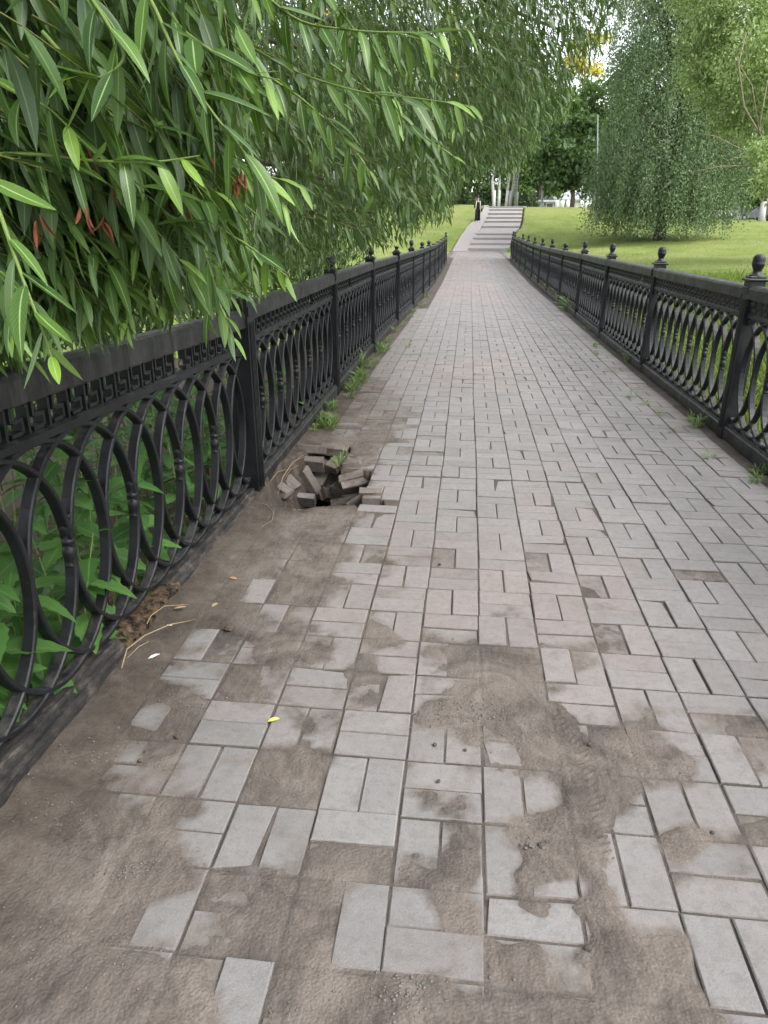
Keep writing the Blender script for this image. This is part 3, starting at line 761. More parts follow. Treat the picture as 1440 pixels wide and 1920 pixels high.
left_fence = fence('iron_fence', 'black iron hoop fence on the left under the willow, broken at its near end', lf,
                   ['full', 'full', 'none', 'ball', 'ballcap', 'stub', 'full', 'ball', 'ball', 'none', 'none', 'none', 'none', 'full'], -.012)
right_fence = fence('iron_fence', 'black iron hoop fence along the right edge of the path before the lawn', rf,
                    ['full', 'full', 'full', 'full', 'full', 'full', 'ball', 'full', 'full', 'full', 'full', 'full', 'none', 'full', 'full'], .012)
for i in range(13):
    if i == 1:
        e = panel(left_fence, (lf[1][0], lf[1][1], lf[1][2] + .01), (lf[2][0], lf[2][1], lf[2][2] - .03), True, (16,), 0, 'sagging panel with a broken bottom beam')
        broken = e
    else: panel(left_fence, lf[i], lf[i + 1], 0 < i < 5, {2: (16,), 3: (8,)}.get(i, ()))
for i in range(14): panel(right_fence, rf[i], rf[i + 1], 0 < i < 5, {3: (5,)}.get(i, ()))
# the broken bottom beam of the nearest panel: black shell at both ends, crumbling brown core in the middle
BP = [(-.05, -.03), (-.05, .055), (-.043, .07), (-.03, .072), (-.026, .086), (.016, .088), (.02, .074), (.040, .07), (.047, .056), (.047, -.03)]
def mk_rot():
    t = NT('rotten_wood_core'); n = t.noise(26, 6, .75)
    c = t.ramp(n, [(.40, (.014, .013, .012)), (.50, (.10, .07, .045)), (.62, (.20, .14, .09)), (.76, (.34, .28, .21))])
    return t.fin(c, .95, t.bump(t.noise(60, 6, .8), 1.0, .02), .1)
M['rot'] = mk_rot()
def mk_oldbeam():
    t = NT('flaking_black_beam'); n = t.noise(22, 6, .78, vec=t.scale(t.pos, 1, .35, 1)); c = t.ramp(n, [(.40, (.010, .010, .011)), (.52, (.035, .031, .028)), (.62, (.10, .085, .07)), (.74, (.22, .19, .155))])
    return t.fin(c, .6, t.bump(t.noise(45, 6, .8), .7, .012), .4)
M['oldbeam'] = mk_oldbeam()
def beam_part(name, y0, y1, mat, amp, grow=1.0, seed=2.0, nseg=50):
    n = len(BP); ys = np.linspace(y0, y1, nseg + 1); mb = MB()
    vs = [(x * grow, y, z * grow) for y in ys for x, z in BP]
    mb.add(vs, [(k * n + i, k * n + (i + 1) % n, (k + 1) * n + (i + 1) % n, (k + 1) * n + i) for k in range(nseg) for i in range(n)] + [tuple(range(n)), tuple(nseg * n + i for i in reversed(range(n)))])
    me = mb.mesh(name, mat); wavy(me, amp, 14.0, seed); return link(name, me, broken, (.015, 0, .01))
beam_part('bottom_beam', -HALF, -.40, M['oldbeam'], .006)
beam_part('bottom_beam', .02, HALF, M['oldbeam'], .005, seed=6.0)
c = beam_part('beam_core', -.46, .08, M['rot'], .013, .93, 3.0); c['label'] = 'crumbling brown core of the broken beam'
for yy, hh, lx in ((-.33, .16, .06), (-.29, .11, .09), (-.12, .13, .02)):
    mb = MB().tube([(-.02, yy, .05), (-.03, yy + lx * .4, .05 + hh * .6), (-.035, yy + lx, .06 + hh)], [.024, .018, .007], 7, False)
    link('splinter', mb.mesh('splinter', M['rot']), broken)
# pale pebbles lying on the bottom beams
# ------------------------------------------------------------------ loose pavers in the hole
def loose(u, v, z, rot, size=(.195, .095, .06), tone=.5, pink=.45, dirt=.5, label=None):
    z = z * 1.55 - .07 if z < -.05 else z - .025; size = (size[0] * .93, size[1] * .93, size[2] * .85); tone *= .6; pink = .65; dirt = min(1, dirt + .25)  # shade of the hole put into the colour through darker tone and more dirt
    zh = 0.0
    while zh > -.45:
        P = onZ(u, v, zh)
        if sand_z(P[0], P[1]) >= zh: break
        zh -= .008
    P = onZ(u, v, max(z, zh + .012))
    mb = MB(); rr = random.Random(int(u * 7 + v))
    mb.box((0, 0, 0), size, bev=.005)
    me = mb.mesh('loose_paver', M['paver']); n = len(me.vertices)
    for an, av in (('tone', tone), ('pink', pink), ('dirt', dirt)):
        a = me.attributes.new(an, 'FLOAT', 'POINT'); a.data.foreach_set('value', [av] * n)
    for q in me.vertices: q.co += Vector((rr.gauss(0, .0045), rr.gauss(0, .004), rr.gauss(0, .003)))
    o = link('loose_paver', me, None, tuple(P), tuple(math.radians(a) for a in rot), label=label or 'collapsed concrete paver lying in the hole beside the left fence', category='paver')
    o['group'] = 'collapsed pavers in the hole'
    return o
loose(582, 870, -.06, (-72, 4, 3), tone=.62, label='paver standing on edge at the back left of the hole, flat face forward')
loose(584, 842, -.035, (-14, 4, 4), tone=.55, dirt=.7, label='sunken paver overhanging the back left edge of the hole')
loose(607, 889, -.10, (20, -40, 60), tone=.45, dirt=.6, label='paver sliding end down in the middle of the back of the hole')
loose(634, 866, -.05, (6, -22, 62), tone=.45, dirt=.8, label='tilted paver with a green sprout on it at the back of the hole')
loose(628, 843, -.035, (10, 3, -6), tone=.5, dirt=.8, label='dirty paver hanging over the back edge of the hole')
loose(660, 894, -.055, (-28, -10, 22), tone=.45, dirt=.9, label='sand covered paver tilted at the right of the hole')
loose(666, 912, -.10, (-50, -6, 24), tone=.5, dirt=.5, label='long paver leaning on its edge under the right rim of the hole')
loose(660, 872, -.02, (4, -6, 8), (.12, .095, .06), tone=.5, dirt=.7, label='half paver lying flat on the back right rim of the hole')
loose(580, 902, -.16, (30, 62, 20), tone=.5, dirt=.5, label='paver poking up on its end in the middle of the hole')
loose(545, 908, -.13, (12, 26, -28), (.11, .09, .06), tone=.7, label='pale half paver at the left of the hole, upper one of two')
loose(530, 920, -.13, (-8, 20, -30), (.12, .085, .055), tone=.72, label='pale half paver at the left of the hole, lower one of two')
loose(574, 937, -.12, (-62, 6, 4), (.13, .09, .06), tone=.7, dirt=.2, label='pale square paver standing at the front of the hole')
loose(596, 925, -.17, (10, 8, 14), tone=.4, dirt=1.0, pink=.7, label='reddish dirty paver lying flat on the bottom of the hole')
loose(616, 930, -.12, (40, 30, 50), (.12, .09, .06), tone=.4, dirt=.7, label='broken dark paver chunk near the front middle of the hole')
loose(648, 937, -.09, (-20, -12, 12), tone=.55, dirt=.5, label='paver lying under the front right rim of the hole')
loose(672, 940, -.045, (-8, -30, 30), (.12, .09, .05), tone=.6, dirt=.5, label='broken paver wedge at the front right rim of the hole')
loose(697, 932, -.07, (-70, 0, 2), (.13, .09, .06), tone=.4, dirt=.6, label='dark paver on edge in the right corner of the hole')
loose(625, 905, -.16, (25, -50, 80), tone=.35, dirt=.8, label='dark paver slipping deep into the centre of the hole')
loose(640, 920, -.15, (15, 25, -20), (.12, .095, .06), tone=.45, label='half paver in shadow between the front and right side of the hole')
M['root'] = plain('pale_root', (.22, .17, .12), .9, .1, .3, 40)
for i, pts in enumerate([[(520, 930, -.08), (530, 895, 0), (550, 865, .01), (578, 853, .0)], [(497, 932, -.1), (505, 905, 0), (520, 885, .02), (545, 878, -.02)], [(512, 925, -.1), (508, 900, -.02), (513, 892, .02)], [(545, 875, -.02), (560, 858, .015), (575, 850, .01)], [(528, 905, -.08), (545, 880, -.01), (560, 872, -.02)]]):
    pp = [onZ(u, v, z) for u, v, z in pts]
    MB().tube(pp, [.0028, .003, .0026, .0014][:len(pp)] if len(pp) > 3 else [.0026, .002, .0014], 5).obj('bare_root', M['root'], label='thin pale root sticking out of the left side of the hole', category='root', group='roots in the hole')

# ------------------------------------------------------------------ small litter on the sand
def ground(u, v, up=0.0):
    p = onZ(u, v, 0.0); z = sand_z(p[0], p[1]) if p[1] < 6.8 else 0.0
    z = max(z, 0.0) if not in_poly(np.array([p[0]]), np.array([p[1]]), HOLE)[0] else z
    p = onZ(u, v, z); return np.array([p[0], p[1], z + up])
def stalk(pts, r, label, mat='straw', name='dry_stalk', cat='stalk'):
    MB().tube([ground(u, v, up) for u, v, up in pts], r, 5).obj(name, M[mat], label=label, category=cat)
stalk([(228, 1256, .006), (240, 1232, .03), (275, 1213, .045), (320, 1190, .04), (372, 1165, .01)], [.0022, .0022, .002, .002, .001], 'long pale dry stalk lying on the earth beside the broken beam')
stalk([(266, 1192, .006), (285, 1168, .03), (310, 1150, .03), (352, 1136, .006)], [.002, .002, .0016, .001], 'shorter reddish dry stalk against the broken beam')
stalk([(240, 1238, .01), (262, 1222, .02), (280, 1218, .03), (275, 1205, .02)], [.0015, .0015, .001, .001], 'crooked little straw crossing the long dry stalk')
stalk([(490, 990, .003), (510, 978, .006), (513, 962, .006), (500, 948, .003), (488, 945, .002)], .0018, 'thin curved root lying on sand in front of the hole', 'root', 'bare_root', 'root')
def scrap(u, v, pts, mat, name, label, cat, rz=0.0, thick=.0012):
    g = ground(u, v, .003); n = len(pts)
    vs = [(x, y, z + thick) for x, y, z in pts] + [(x, y, z) for x, y, z in pts]
    mb = MB().add(vs, [tuple(range(n)), tuple(reversed(range(n, 2 * n)))] + [(i, n + i, n + (i + 1) % n, (i + 1) % n) for i in range(n)])
    return mb.obj(name, M[mat], None, tuple(g), (0, 0, rz), label=label, category=cat)
M['yellowleaf'] = plain('yellow_leaf', (.55, .52, .12), .6, .3, .15, 60)
M['brownleaf'] = plain('brown_leaf', (.36, .22, .12), .7, .2, .3, 60)
scrap(289, 1233, [(-.017, -.010, 0), (-.004, -.012, .003), (.012, .004, .004), (.016, .014, .001), (.004, .010, .004), (-.010, .002, .003)], 'white', 'paper_scrap', 'torn white paper scrap lying on the earth near the broken beam', 'paper', .2)
scrap(318, 1174, [(-.009, -.003, 0), (.009, 0, 0), (.009, .004, .001), (-.008, .002, .001)], 'white', 'cigarette_end', 'tiny white cigarette end beside the broken beam', 'litter', .1)
def leafpts(L, W): return [(-L / 2, 0, 0), (-L / 4, -W * .4, .002), (.05 * L, -W / 2, .003), (L * .3, -W * .35, .002), (L / 2, 0, .001), (L * .3, W * .35, .003), (.05 * L, W / 2, .004), (-L / 4, W * .4, .003)]
scrap(513, 1352, leafpts(.036, .014), 'yellowleaf', 'fallen_leaf', 'small yellow green leaf lying on a sandy paver', 'leaf', .5)
scrap(437, 1086, leafpts(.04, .018), 'brownleaf', 'fallen_leaf', 'curled tan leaf on the sand, nearer to the hole', 'leaf', -.3)
scrap(338, 1141, leafpts(.045, .012), 'brownleaf', 'fallen_leaf', 'narrow brown leaf beside the broken beam', 'leaf', .4)
scrap(403, 1136, leafpts(.035, .016), 'straw', 'fallen_leaf', 'pale dry leaf standing in a joint left of the pavers', 'leaf', 1.2)
def rock_mesh(name, r, seed, mat, flat=.7):
    rr = random.Random(seed); mb = MB(); n = 7; vs = [(0, 0, -r * flat)]
    for k, (a, z) in enumerate(((.75, -.5), (1, 0), (.72, .55))):
        for i in range(n):
            t = 2 * PI * (i + .5 * k) / n; q = r * a * rr.uniform(.75, 1.2); vs.append((q * math.cos(t), q * math.sin(t), r * z * flat * rr.uniform(.8, 1.2)))
    vs.append((0, 0, r * flat * .85)); fs = [(0, 1 + (i + 1) % n, 1 + i) for i in range(n)]
    for k in range(2):
        for i in range(n): fs.append((1 + k * n + i, 1 + k * n + (i + 1) % n, 1 + (k + 1) * n + (i + 1) % n, 1 + (k + 1) * n + i))
    fs += [(1 + 2 * n + i, 1 + 2 * n + (i + 1) % n, 1 + 3 * n) for i in range(n)]
    return mb.add(vs, fs)
M['clod'] = plain('dark_clod', (.10, .082, .07), .95, .1, .4, 60, .5)
for (u, v, r, lab) in [(430, 1181, .018, 'biggest dark earth clod on the sand left of the pavers'), (332, 1383, .009, 'small black clod on the smeared sand at lower left'), (263, 1428, .008, 'lone dark pebble beside an oval patch of bare paver'),
                       (815, 1398, .007, 'dark round pebble on a half buried paver left of the sand heap'), (872, 1408, .006, 'tiny dark pebble on the right of two half buried pavers'), (822, 1466, .006, 'dark pebble on a wide grey paver in the foreground'), (824, 1060, .009, 'dark stone lodged in a joint of the middle pavers'),
                       (1014, 1587, .009, 'grey stone in the sand beside the tyre track'), (1102, 1780, .009, 'stone at the corner of a wide bare paver near the bottom'), (1106, 1398, .008, 'stone at the edge of the tyre track'), (1336, 1563, .006, 'pebble on a paver right of the tyre track')]:
    m = rock_mesh('pebble', r, int(u), None); m.obj('pebble', M['clod'], None, tuple(ground(u, v, r * .5)), label=lab, category='stone')
gv, gf, off = [], [], 0
base = rock_mesh('g', 1.0, 4, None); bv = np.array(base.v); btri = np.array([f for q in base.f for f in ([q] if len(q) == 3 else [(q[0], q[1], q[2]), (q[0], q[2], q[3])])])
for (cu, cv_, su, sv_, n, r) in [(230, 1635, 28, 10, 60, .004), (300, 1620, 60, 30, 90, .0022), (760, 1855, 30, 20, 90, .004), (900, 1330, 40, 25, 80, .0035), (970, 1290, 40, 25, 60, .0032), (860, 1335, 30, 14, 60, .004), (960, 1370, 40, 25, 60, .003), (205, 1790, 40, 30, 70, .003), (60, 1800, 50, 40, 60, .003),
                              (1000, 1585, 14, 8, 16, .005), (820, 1205, 14, 4, 14, .004), (360, 1315, 30, 12, 40, .004), (170, 1420, 50, 30, 60, .0035), (100, 1520, 50, 30, 70, .003), (900, 1790, 30, 20, 40, .003), (640, 1880, 80, 20, 60, .0025), (600, 1060, 200, 80, 60, .002), (1350, 1450, 60, 40, 30, .003), (420, 1120, 60, 40, 70, .003), (520, 965, 40, 12, 50, .004)]:
    for i in range(n):
        u, v = random.gauss(cu, su), random.gauss(cv_, sv_)
        if not (-30 < u < 1460 and 900 < v < 1940): continue
        p = ground(u, v, r * .3); s = r * random.uniform(.3, 1.0) ** 1.3; a = random.uniform(0, 6.3); c, sn = math.cos(a), math.sin(a)
        q = bv * s; q = np.stack([q[:, 0] * c - q[:, 1] * sn, q[:, 0] * sn + q[:, 1] * c, q[:, 2]], 1) + p
        gv.append(q); gf.append(btri + off); off += len(bv)
link('gravel', np_mesh('gravel', np.concatenate(gv), np.concatenate(gf), M['stone'], smooth=True), kind='stuff', label='scattered gravel and grit lying on the sand')

# ------------------------------------------------------------------ leaves: templates and swarms
def leaf_template(segs, width=.16, fold=.25, curve=.18, belly=.42, serr=0.0):
    """unit leaf along +X, up +Z; returns V (n,3), F (quads), UV"""
    V, UV, F = [], [], []
    for i in range(segs + 1):
        t = i / segs
        w = width / 2 * (math.sin(PI * t ** (math.log(.5) / math.log(belly))) ** .8 if 0 < t < 1 else (0.02 if t == 0 else 0.0))
        z = -curve * t * t; s = serr * (1 if i % 2 else -1) * (0 < t < 1)
        V += [(t, -w * (1 + s), z + fold * w), (t, 0, z), (t, w * (1 + s), z + fold * w)]; UV += [(0, t), (.5, t), (1, t)]
    for i in range(segs):
        b = 3 * i; F += [(b, b + 3, b + 4, b + 1), (b + 1, b + 4, b + 5, b + 2)]
    return np.array(V, float), np.array(F), np.array(UV, float)
def frames(ax, up):
    """rotation matrices with X along ax and Z near up"""
    ax = ax / np.linalg.norm(ax, axis=1, keepdims=True)
    y = np.cross(up, ax); n = np.linalg.norm(y, axis=1, keepdims=True); y = np.where(n < 1e-4, np.array([[0, 1, 0]]), y / np.maximum(n, 1e-4))
    z = np.cross(ax, y); return np.stack([ax, y, z], 2)
def swarm(name, P, AX, UP, L, tmpl, mat, rnd=None, young=None, wid=None):
    V, F, UV = tmpl; n = len(P); R = frames(AX, UP)
    sc = np.ones((n, 3)) * L[:, None]
    if wid is not None: sc[:, 1] *= wid
    W = np.einsum('nij,nkj->nki', R, V[None] * sc[:, None, :]) + P[:, None, :]
    FF = (F[None] + (np.arange(n) * len(V))[:, None, None]).reshape(-1, F.shape[1])
    at_ = {'rnd': np.repeat(rng.random(n) if rnd is None else rnd, len(V))}
    at_['young'] = np.repeat(np.zeros(n) if young is None else young, len(V))
    return np_mesh(name, W.reshape(-1, 3), FF, mat, at_, np.tile(UV, (n, 1)), smooth=True)
T_NEAR = [leaf_template(10, w, f, c, b) for w, f, c, b in ((.23, .25, .15, .40), (.20, .35, .3, .42), (.25, .2, .05, .38), (.21, .45, .22, .45), (.24, .15, -.1, .40), (.20, .3, .4, .40))]
T_MID = leaf_template(4, .20, .3, .2, .42)
T_FAR = leaf_template(2, .21, .3, .2, .45)
T_TINY = (np.array([(0, 0, 0), (.42, -.105, .02), (1, 0, -.2), (.42, .105, .02)], float), np.array([(0, 1, 2, 3)]), np.array([(.5, 0), (0, .45), (.5, 1), (1, .45)], float))
QUAD = (np.array([(0, 0, 0), (.5, -.28, .05), (1, 0, -.08), (.5, .28, .05)], float), np.array([(0, 1, 2, 3)]), np.array([(.5, 0), (0, .5), (.5, 1), (1, .5)], float))

# ------------------------------------------------------------------ the willow over the left fence
willow = thing('willow_tree', 'big willow with long drooping leafy twigs hanging over the left fence', 'tree', (-4.6, 5.2, -.9))
WO = np.array(willow.location)
LOWU = [-400, -100, 0, 130, 250, 330, 430, 520, 620, 700, 745, 800, 850, 868, 905, 960, 1000, 1050, 1085, 1120, 1165, 1210, 1400]
LOWV = [740, 720, 690, 640, 620, 600, 575, 535, 505, 478, 468, 438, 415, 352, 330, 345, 300, 255, 195, 120, 50, -10, -300]
twP, twA, twU, twL, twY, twZ, twW = [], [], [], [], [], [], []
twig_mb = MB(); twig_near = MB()
wr = random.Random(21)
def grow_twig(tip, length, az, droop, leaf, spacing, thick=.0011, near=False, collect=None):
    """a drooping twig whose lower end is at tip; leaves alternate along it"""
    n = 6; pts = []
    hx, hy = math.cos(az), math.sin(az)
    for i in range(n):
        t = i / (n - 1)                          # 0 at the base, 1 at the tip
        back = (1 - t)
        pts.append(np.array([tip[0] - hx * back * length * (1 - droop) - hx * .25 * length * back ** 2, tip[1] - hy * back * length * (1 - droop) - hy * .25 * length * back ** 2, tip[2] + length * (droop * back + .18 * back * t)]))
    if .3 < float((tip - CAM) @ FWD) < 5: (twig_near if near else twig_mb).tube(pts, [thick * (1.6 - 1.2 * i / (n - 1)) for i in range(n)], 3, True, False)
    m = max(3, int(length / spacing)); roll = wr.uniform(0, 6.28)
    P = np.array(pts)
    for i in range(m):
        t = (i + .4) / m; x = t * (n - 1); k = min(n - 2, int(x)); f = x - k
        p = P[k] * (1 - f) + P[k + 1] * f; d = P[k + 1] - P[k]; d = d / np.linalg.norm(d)
        a = roll + i * 2.4 + wr.gauss(0, .3)
        s1 = np.cross(d, (0.1, .2, 1)); s1 = s1 / (np.linalg.norm(s1) + 1e-6); s2 = np.cross(d, s1)
        out = s1 * math.cos(a) + s2 * math.sin(a)
        ax = d * wr.uniform(.3, .9) + out * wr.uniform(.35, 1.0) + np.array([0, 0, -wr.uniform(.1, .8)])
        L = leaf * wr.uniform(.7, 1.2) * (1 - .45 * max(0, t - .7) / .3)
        y = max(0.0, (t - .72) / .28) * wr.uniform(.3, 1) if wr.random() < .6 else 0.0
        up = out * wr.uniform(.2, .6) + np.array([0, 0, 1]) + np.array([wr.gauss(0, .3), wr.gauss(0, .3), 0])
        if collect is not None: collect.append((p, ax, up, L, y))
        else:
            twP.append(p); twA.append(ax); twU.append(up); twL.append(L); twY.append(y); twZ.append(0)
# the curtain: every twig tip lies inside the outline of the crown, at its own depth
cnt = 0; tries = 0
while cnt < 5000 and tries < 120000:
    tries += 1
    u = wr.uniform(-420, 1215); lo = np.interp(u, LOWU, LOWV)
    v = lo - (wr.random() ** 1.45) * (lo + 420)
    if u < 480: z = wr.uniform(1.9, 6.5) if wr.random() < .55 else wr.uniform(1.05, 2.0)
    elif u < 860: z = wr.uniform(2.3, 7.5)
    else: z = wr.uniform(3.2, 7.0)
    p = at(u, v - 6, z)
    if p[0] > -1.25 and p[2] < 1.02 and p[0] < -.9: continue           # not through the fence
    if p[0] < -1.25 and p[2] < -.3: continue
    if p[2] > 6.5: continue
    if p[0] > 1.2: continue
    # gaps where the sky shows
    if fbm(np.array([u]), np.array([v]), .0075, 2, 31.0)[0] > .42 and wr.random() < .8 and u > 380: continue
    grow_twig(p, wr.uniform(.25, .6), max(-1.35, min(1.2, wr.gauss(-.25, .75))), wr.uniform(.25, .88), wr.uniform(.072, .10) if z < 2.2 else wr.uniform(.062, .088), .021 if z < 2.2 else .025 if z < 4 else .031)
    cnt += 1
for i in range(2100):                                # deeper layers towards the middle
    u = wr.uniform(430, 1010); lo = np.interp(u, LOWU, LOWV); v = lo - (wr.random() ** 1.3) * (lo + 200); z = wr.uniform(4.5, 10.5)
    p = at(u, v - 4, z)
    if -1.25 < p[0] < -.9 and p[2] < 1.02 or p[2] > 6.5: continue
    grow_twig(p, wr.uniform(.3, .7), max(-1.35, min(1.2, wr.gauss(-.25, .75))), wr.uniform(.4, .92), wr.uniform(.075, .10), .031)
# unseen twigs of the crown above the camera, added to shade the foreground
for i in range(1150):
    p = np.array([wr.uniform(-5, 2.8), wr.uniform(-4.5, 2.0), wr.uniform(3.2, 5.2)])
    grow_twig(p, wr.uniform(.4, .7), wr.uniform(0, 6.3), wr.uniform(.3, .8), wr.uniform(.1, .13), .04)
# lower growth behind the fence on the left
for i in range(1250):
    p = np.array([wr.uniform(-5.5, -1.5), wr.uniform(1.6, 11), wr.uniform(.0, 1.3)]) if i < 600 else np.array([wr.uniform(-3.0, -1.45), wr.uniform(1.5, 13), wr.uniform(.55, 1.25)])
    grow_twig(p, wr.uniform(.3, .6), wr.uniform(0, 6.3), wr.uniform(.3, .8), wr.uniform(.08, .11), .034)
twP, twA, twU, twL, twY = map(np.array, (twP, twA, twU, twL, twY))
zz = (twP - CAM) @ FWD; mid = (zz < 3.2) & (zz > .3); tiny = (zz > 4.3) | (zz < .3)
rn = np.clip(rng.normal(.45, .22, len(twP)), 0, 1)
for msk, tm, nm in ((mid, T_MID, 'foliage'), (~mid & ~tiny, T_FAR, 'foliage'), (tiny, T_TINY, 'foliage')):
    link(nm, swarm(nm, twP[msk] - WO, twA[msk], twU[msk], twL[msk], tm, M['willow'], rn[msk], twY[msk], rng.uniform(.65, 1.35, msk.sum())), willow, kind='stuff')
link('twigs', twig_mb.mesh('twigs', M['twig']), willow, tuple(-WO), kind='stuff')
# close sprays, drawn one by one: pixel paths with depth
near_leaves = []
def spray(path, leaf, spacing, seed, start=0.0, thick=.0022):
    r_ = random.Random(seed); leaf *= .84; spacing *= .85; P = np.array([at(u, v, z) for u, v, z in path])
    tt = np.linspace(0, len(P) - 1, 24); Q = np.stack([np.interp(tt, np.arange(len(P)), P[:, i]) for i in range(3)], 1)
    for _ in range(3): Q[1:-1] = (Q[:-2] + 2 * Q[1:-1] + Q[2:]) / 4
    twig_near.tube(Q, [thick * (1.5 - 1.1 * i / 23) for i in range(24)], 5, True, False)
    seg = np.linalg.norm(np.diff(Q, axis=0), axis=1); cum = np.r_[0, np.cumsum(seg)]; tot = cum[-1]; s = start; i = 0
    while s < tot:
        k = min(22, int(np.searchsorted(cum, s) - 1) if s > 0 else 0); f = (s - cum[k]) / (seg[k] + 1e-9)
        p = Q[k] * (1 - f) + Q[k + 1] * f; d = (Q[k + 1] - Q[k]) / (seg[k] + 1e-9)
        a = i * 2.45 + r_.gauss(0, .35) + seed
        s1 = np.cross(d, (.1, .2, 1)); s1 = s1 / (np.linalg.norm(s1) + 1e-6); s2 = np.cross(d, s1); out = s1 * math.cos(a) + s2 * math.sin(a)
        t = s / tot
        ax = d * r_.uniform(.35, .75) + out * r_.uniform(.4, .8) + np.array([0, 0, -r_.uniform(.25, .75)])
        up = np.array([0, 0, 1.0]) + out * .4 - FWD * .45 + np.array([r_.gauss(0, .25), r_.gauss(0, .25), 0])
        L = leaf * r_.uniform(.75, 1.15) * (1 - .55 * max(0, t - .75) / .25)
        near_leaves.append((p, ax, up, L, 1.0 if t > .8 and r_.random() < .8 else 0.0)); i += 1; s += spacing * r_.uniform(.7, 1.3) * (1 - .4 * t)
SPR = [([(-60, 250, .82), (0, 400, .80), (45, 530, .78), (80, 620, .78), (104, 690, .78)], .105, .030),
       ([(-80, 290, 1.0), (60, 288, .98), (180, 303, .95), (290, 305, .94), (375, 292, .94)], .100, .026),
       ([(230, -90, .95), (290, 10, .93), (330, 110, .92), (400, 215, .92), (470, 300, .95), (545, 400, .98)], .105, .026),
       ([(290, -60, 1.05), (330, 50, 1.02), (410, 105, 1.0), (470, 140, 1.0), (525, 150, 1.0)], .100, .026),
       ([(120, -80, .9), (200, 40, .88), (240, 110, .88), (190, 150, .88), (110, 130, .9)], .10, .025),
       ([(80, 60, 1.0), (160, 150, 1.0), (220, 230, 1.0), (250, 320, 1.02)], .11, .028),
       ([(190, 420, 1.15), (270, 455, 1.12), (350, 505, 1.1), (400, 545, 1.1), (430, 610, 1.1), (440, 640, 1.1)], .10, .028),
       ([(330, 330, 1.25), (400, 420, 1.22), (480, 470, 1.2), (540, 520, 1.2)], .10, .028),
       ([(460, -40, 1.5), (560, 45, 1.45), (680, 60, 1.4), (800, 62, 1.4), (880, 55, 1.4)], .115, .030),
       ([(420, 60, 1.55), (560, 140, 1.5), (680, 175, 1.5), (790, 185, 1.5), (890, 200, 1.5)], .115, .032),
       ([(330, -60, 1.1), (430, 20, 1.1), (460, 90, 1.1), (520, 190, 1.12)], .12, .030),
       ([(480, 130, 1.6), (560, 180, 1.6), (640, 250, 1.6), (700, 330, 1.62)], .11, .030),
       ([(-60, 120, .95), (20, 170, .95), (90, 200, .93), (150, 260, .93)], .105, .028),
       ([(-80, 440, 1.0), (-20, 480, 1.0), (30, 560, 1.0), (20, 640, 1.0)], .10, .030),
       ([(560, -60, 1.9), (640, 20, 1.85), (700, 110, 1.8), (740, 190, 1.8), (745, 250, 1.8)], .115, .026),
       ([(250, 150, 1.3), (330, 215, 1.28), (420, 290, 1.25), (500, 330, 1.25), (570, 350, 1.25)], .105, .026),
       ([(30, 330, 1.1), (110, 390, 1.1), (190, 470, 1.1), (235, 560, 1.12), (240, 620, 1.12)], .10, .027),
       ([(620, 120, 2.2), (720, 190, 2.2), (800, 260, 2.2), (860, 300, 2.2)], .115, .03),
       ([(-40, -40, 1.1), (60, 0, 1.1), (130, 40, 1.08), (200, 100, 1.05)], .11, .028)]
for i, (pth, lf_, sp_) in enumerate(SPR): spray(pth, lf_, sp_, i + 3)
near_leaves.sort(key=lambda q: -q[3] / max(.3, float((q[0] - CAM) @ FWD)) * (1.0 if -60 < proj(q[0])[0] < 1440 and proj(q[0])[1] > -60 else .3))
ov = near_leaves[300:]; near_leaves = near_leaves[:300]
if ov: link('foliage', swarm('foliage', np.array([q[0] for q in ov]) - WO, np.array([q[1] for q in ov]), np.array([q[2] for q in ov]), np.array([q[3] for q in ov]), T_NEAR[0], M['willow'], None, np.array([q[4] * .8 for q in ov])), willow, kind='stuff')
NLM = []
for i, tm in enumerate(T_NEAR):
    for yng in (0.0, 1.0):
        NLM.append(np_mesh('leaf', tm[0], tm[1], M['willow_near'], {'rnd': np.full(len(tm[0]), .1 * i), 'young': np.full(len(tm[0]), yng * .85)}, tm[2], True))
for i, (p, ax, up, L, y) in enumerate(near_leaves):
    R = frames(np.array([ax]), np.array([up]))[0]
    o = link('leaf', NLM[(i * 5 + i // 6) % 6 * 2 + int(y)], willow)
    sx = L; sy = L * random.uniform(.7, 1.25)
    o.matrix_local = Matrix(((R[0, 0] * sx, R[0, 1] * sy, R[0, 2] * sx, p[0] - WO[0]), (R[1, 0] * sx, R[1, 1] * sy, R[1, 2] * sx, p[1] - WO[1]), (R[2, 0] * sx, R[2, 1] * sy, R[2, 2] * sx, p[2] - WO[2]), (0, 0, 0, 1)))
link('twigs', twig_near.mesh('twigs', M['stem']), willow, tuple(-WO), kind='stuff')
dead_me = [np_mesh('dead_leaf', t[0], t[1], M['dead_leaf'], None, t[2], True) for t in (leaf_template(6, .2, .9, .5, .45), leaf_template(6, .16, 1.3, .3, .4))]
for (u, v, z, n) in [(435, 335, 1.7, 5), (452, 325, 1.75, 4), (195, 405, 1.5, 5), (168, 285, 1.5, 4), (325, 365, 1.7, 3), (65, 415, 1.3, 3), (157, 400, 1.45, 3), (222, 345, 1.5, 3), (350, 370, 1.7, 2), (395, 275, 1.75, 2)]:
    for k in range(n):
        p = at(u + random.gauss(0, 6), v + random.gauss(0, 8), z * .66); R = frames(np.array([[random.gauss(0, .3), random.gauss(0, .3), -1]]), rng.normal(size=(1, 3)))[0]
        s = random.uniform(.022, .034); o = link('dead_leaf', random.choice(dead_me), willow)
        o.matrix_local = Matrix(tuple(tuple(R[i, j] * s for j in range(3)) + (p[i] - WO[i],) for i in range(3)) + ((0, 0, 0, 1),))
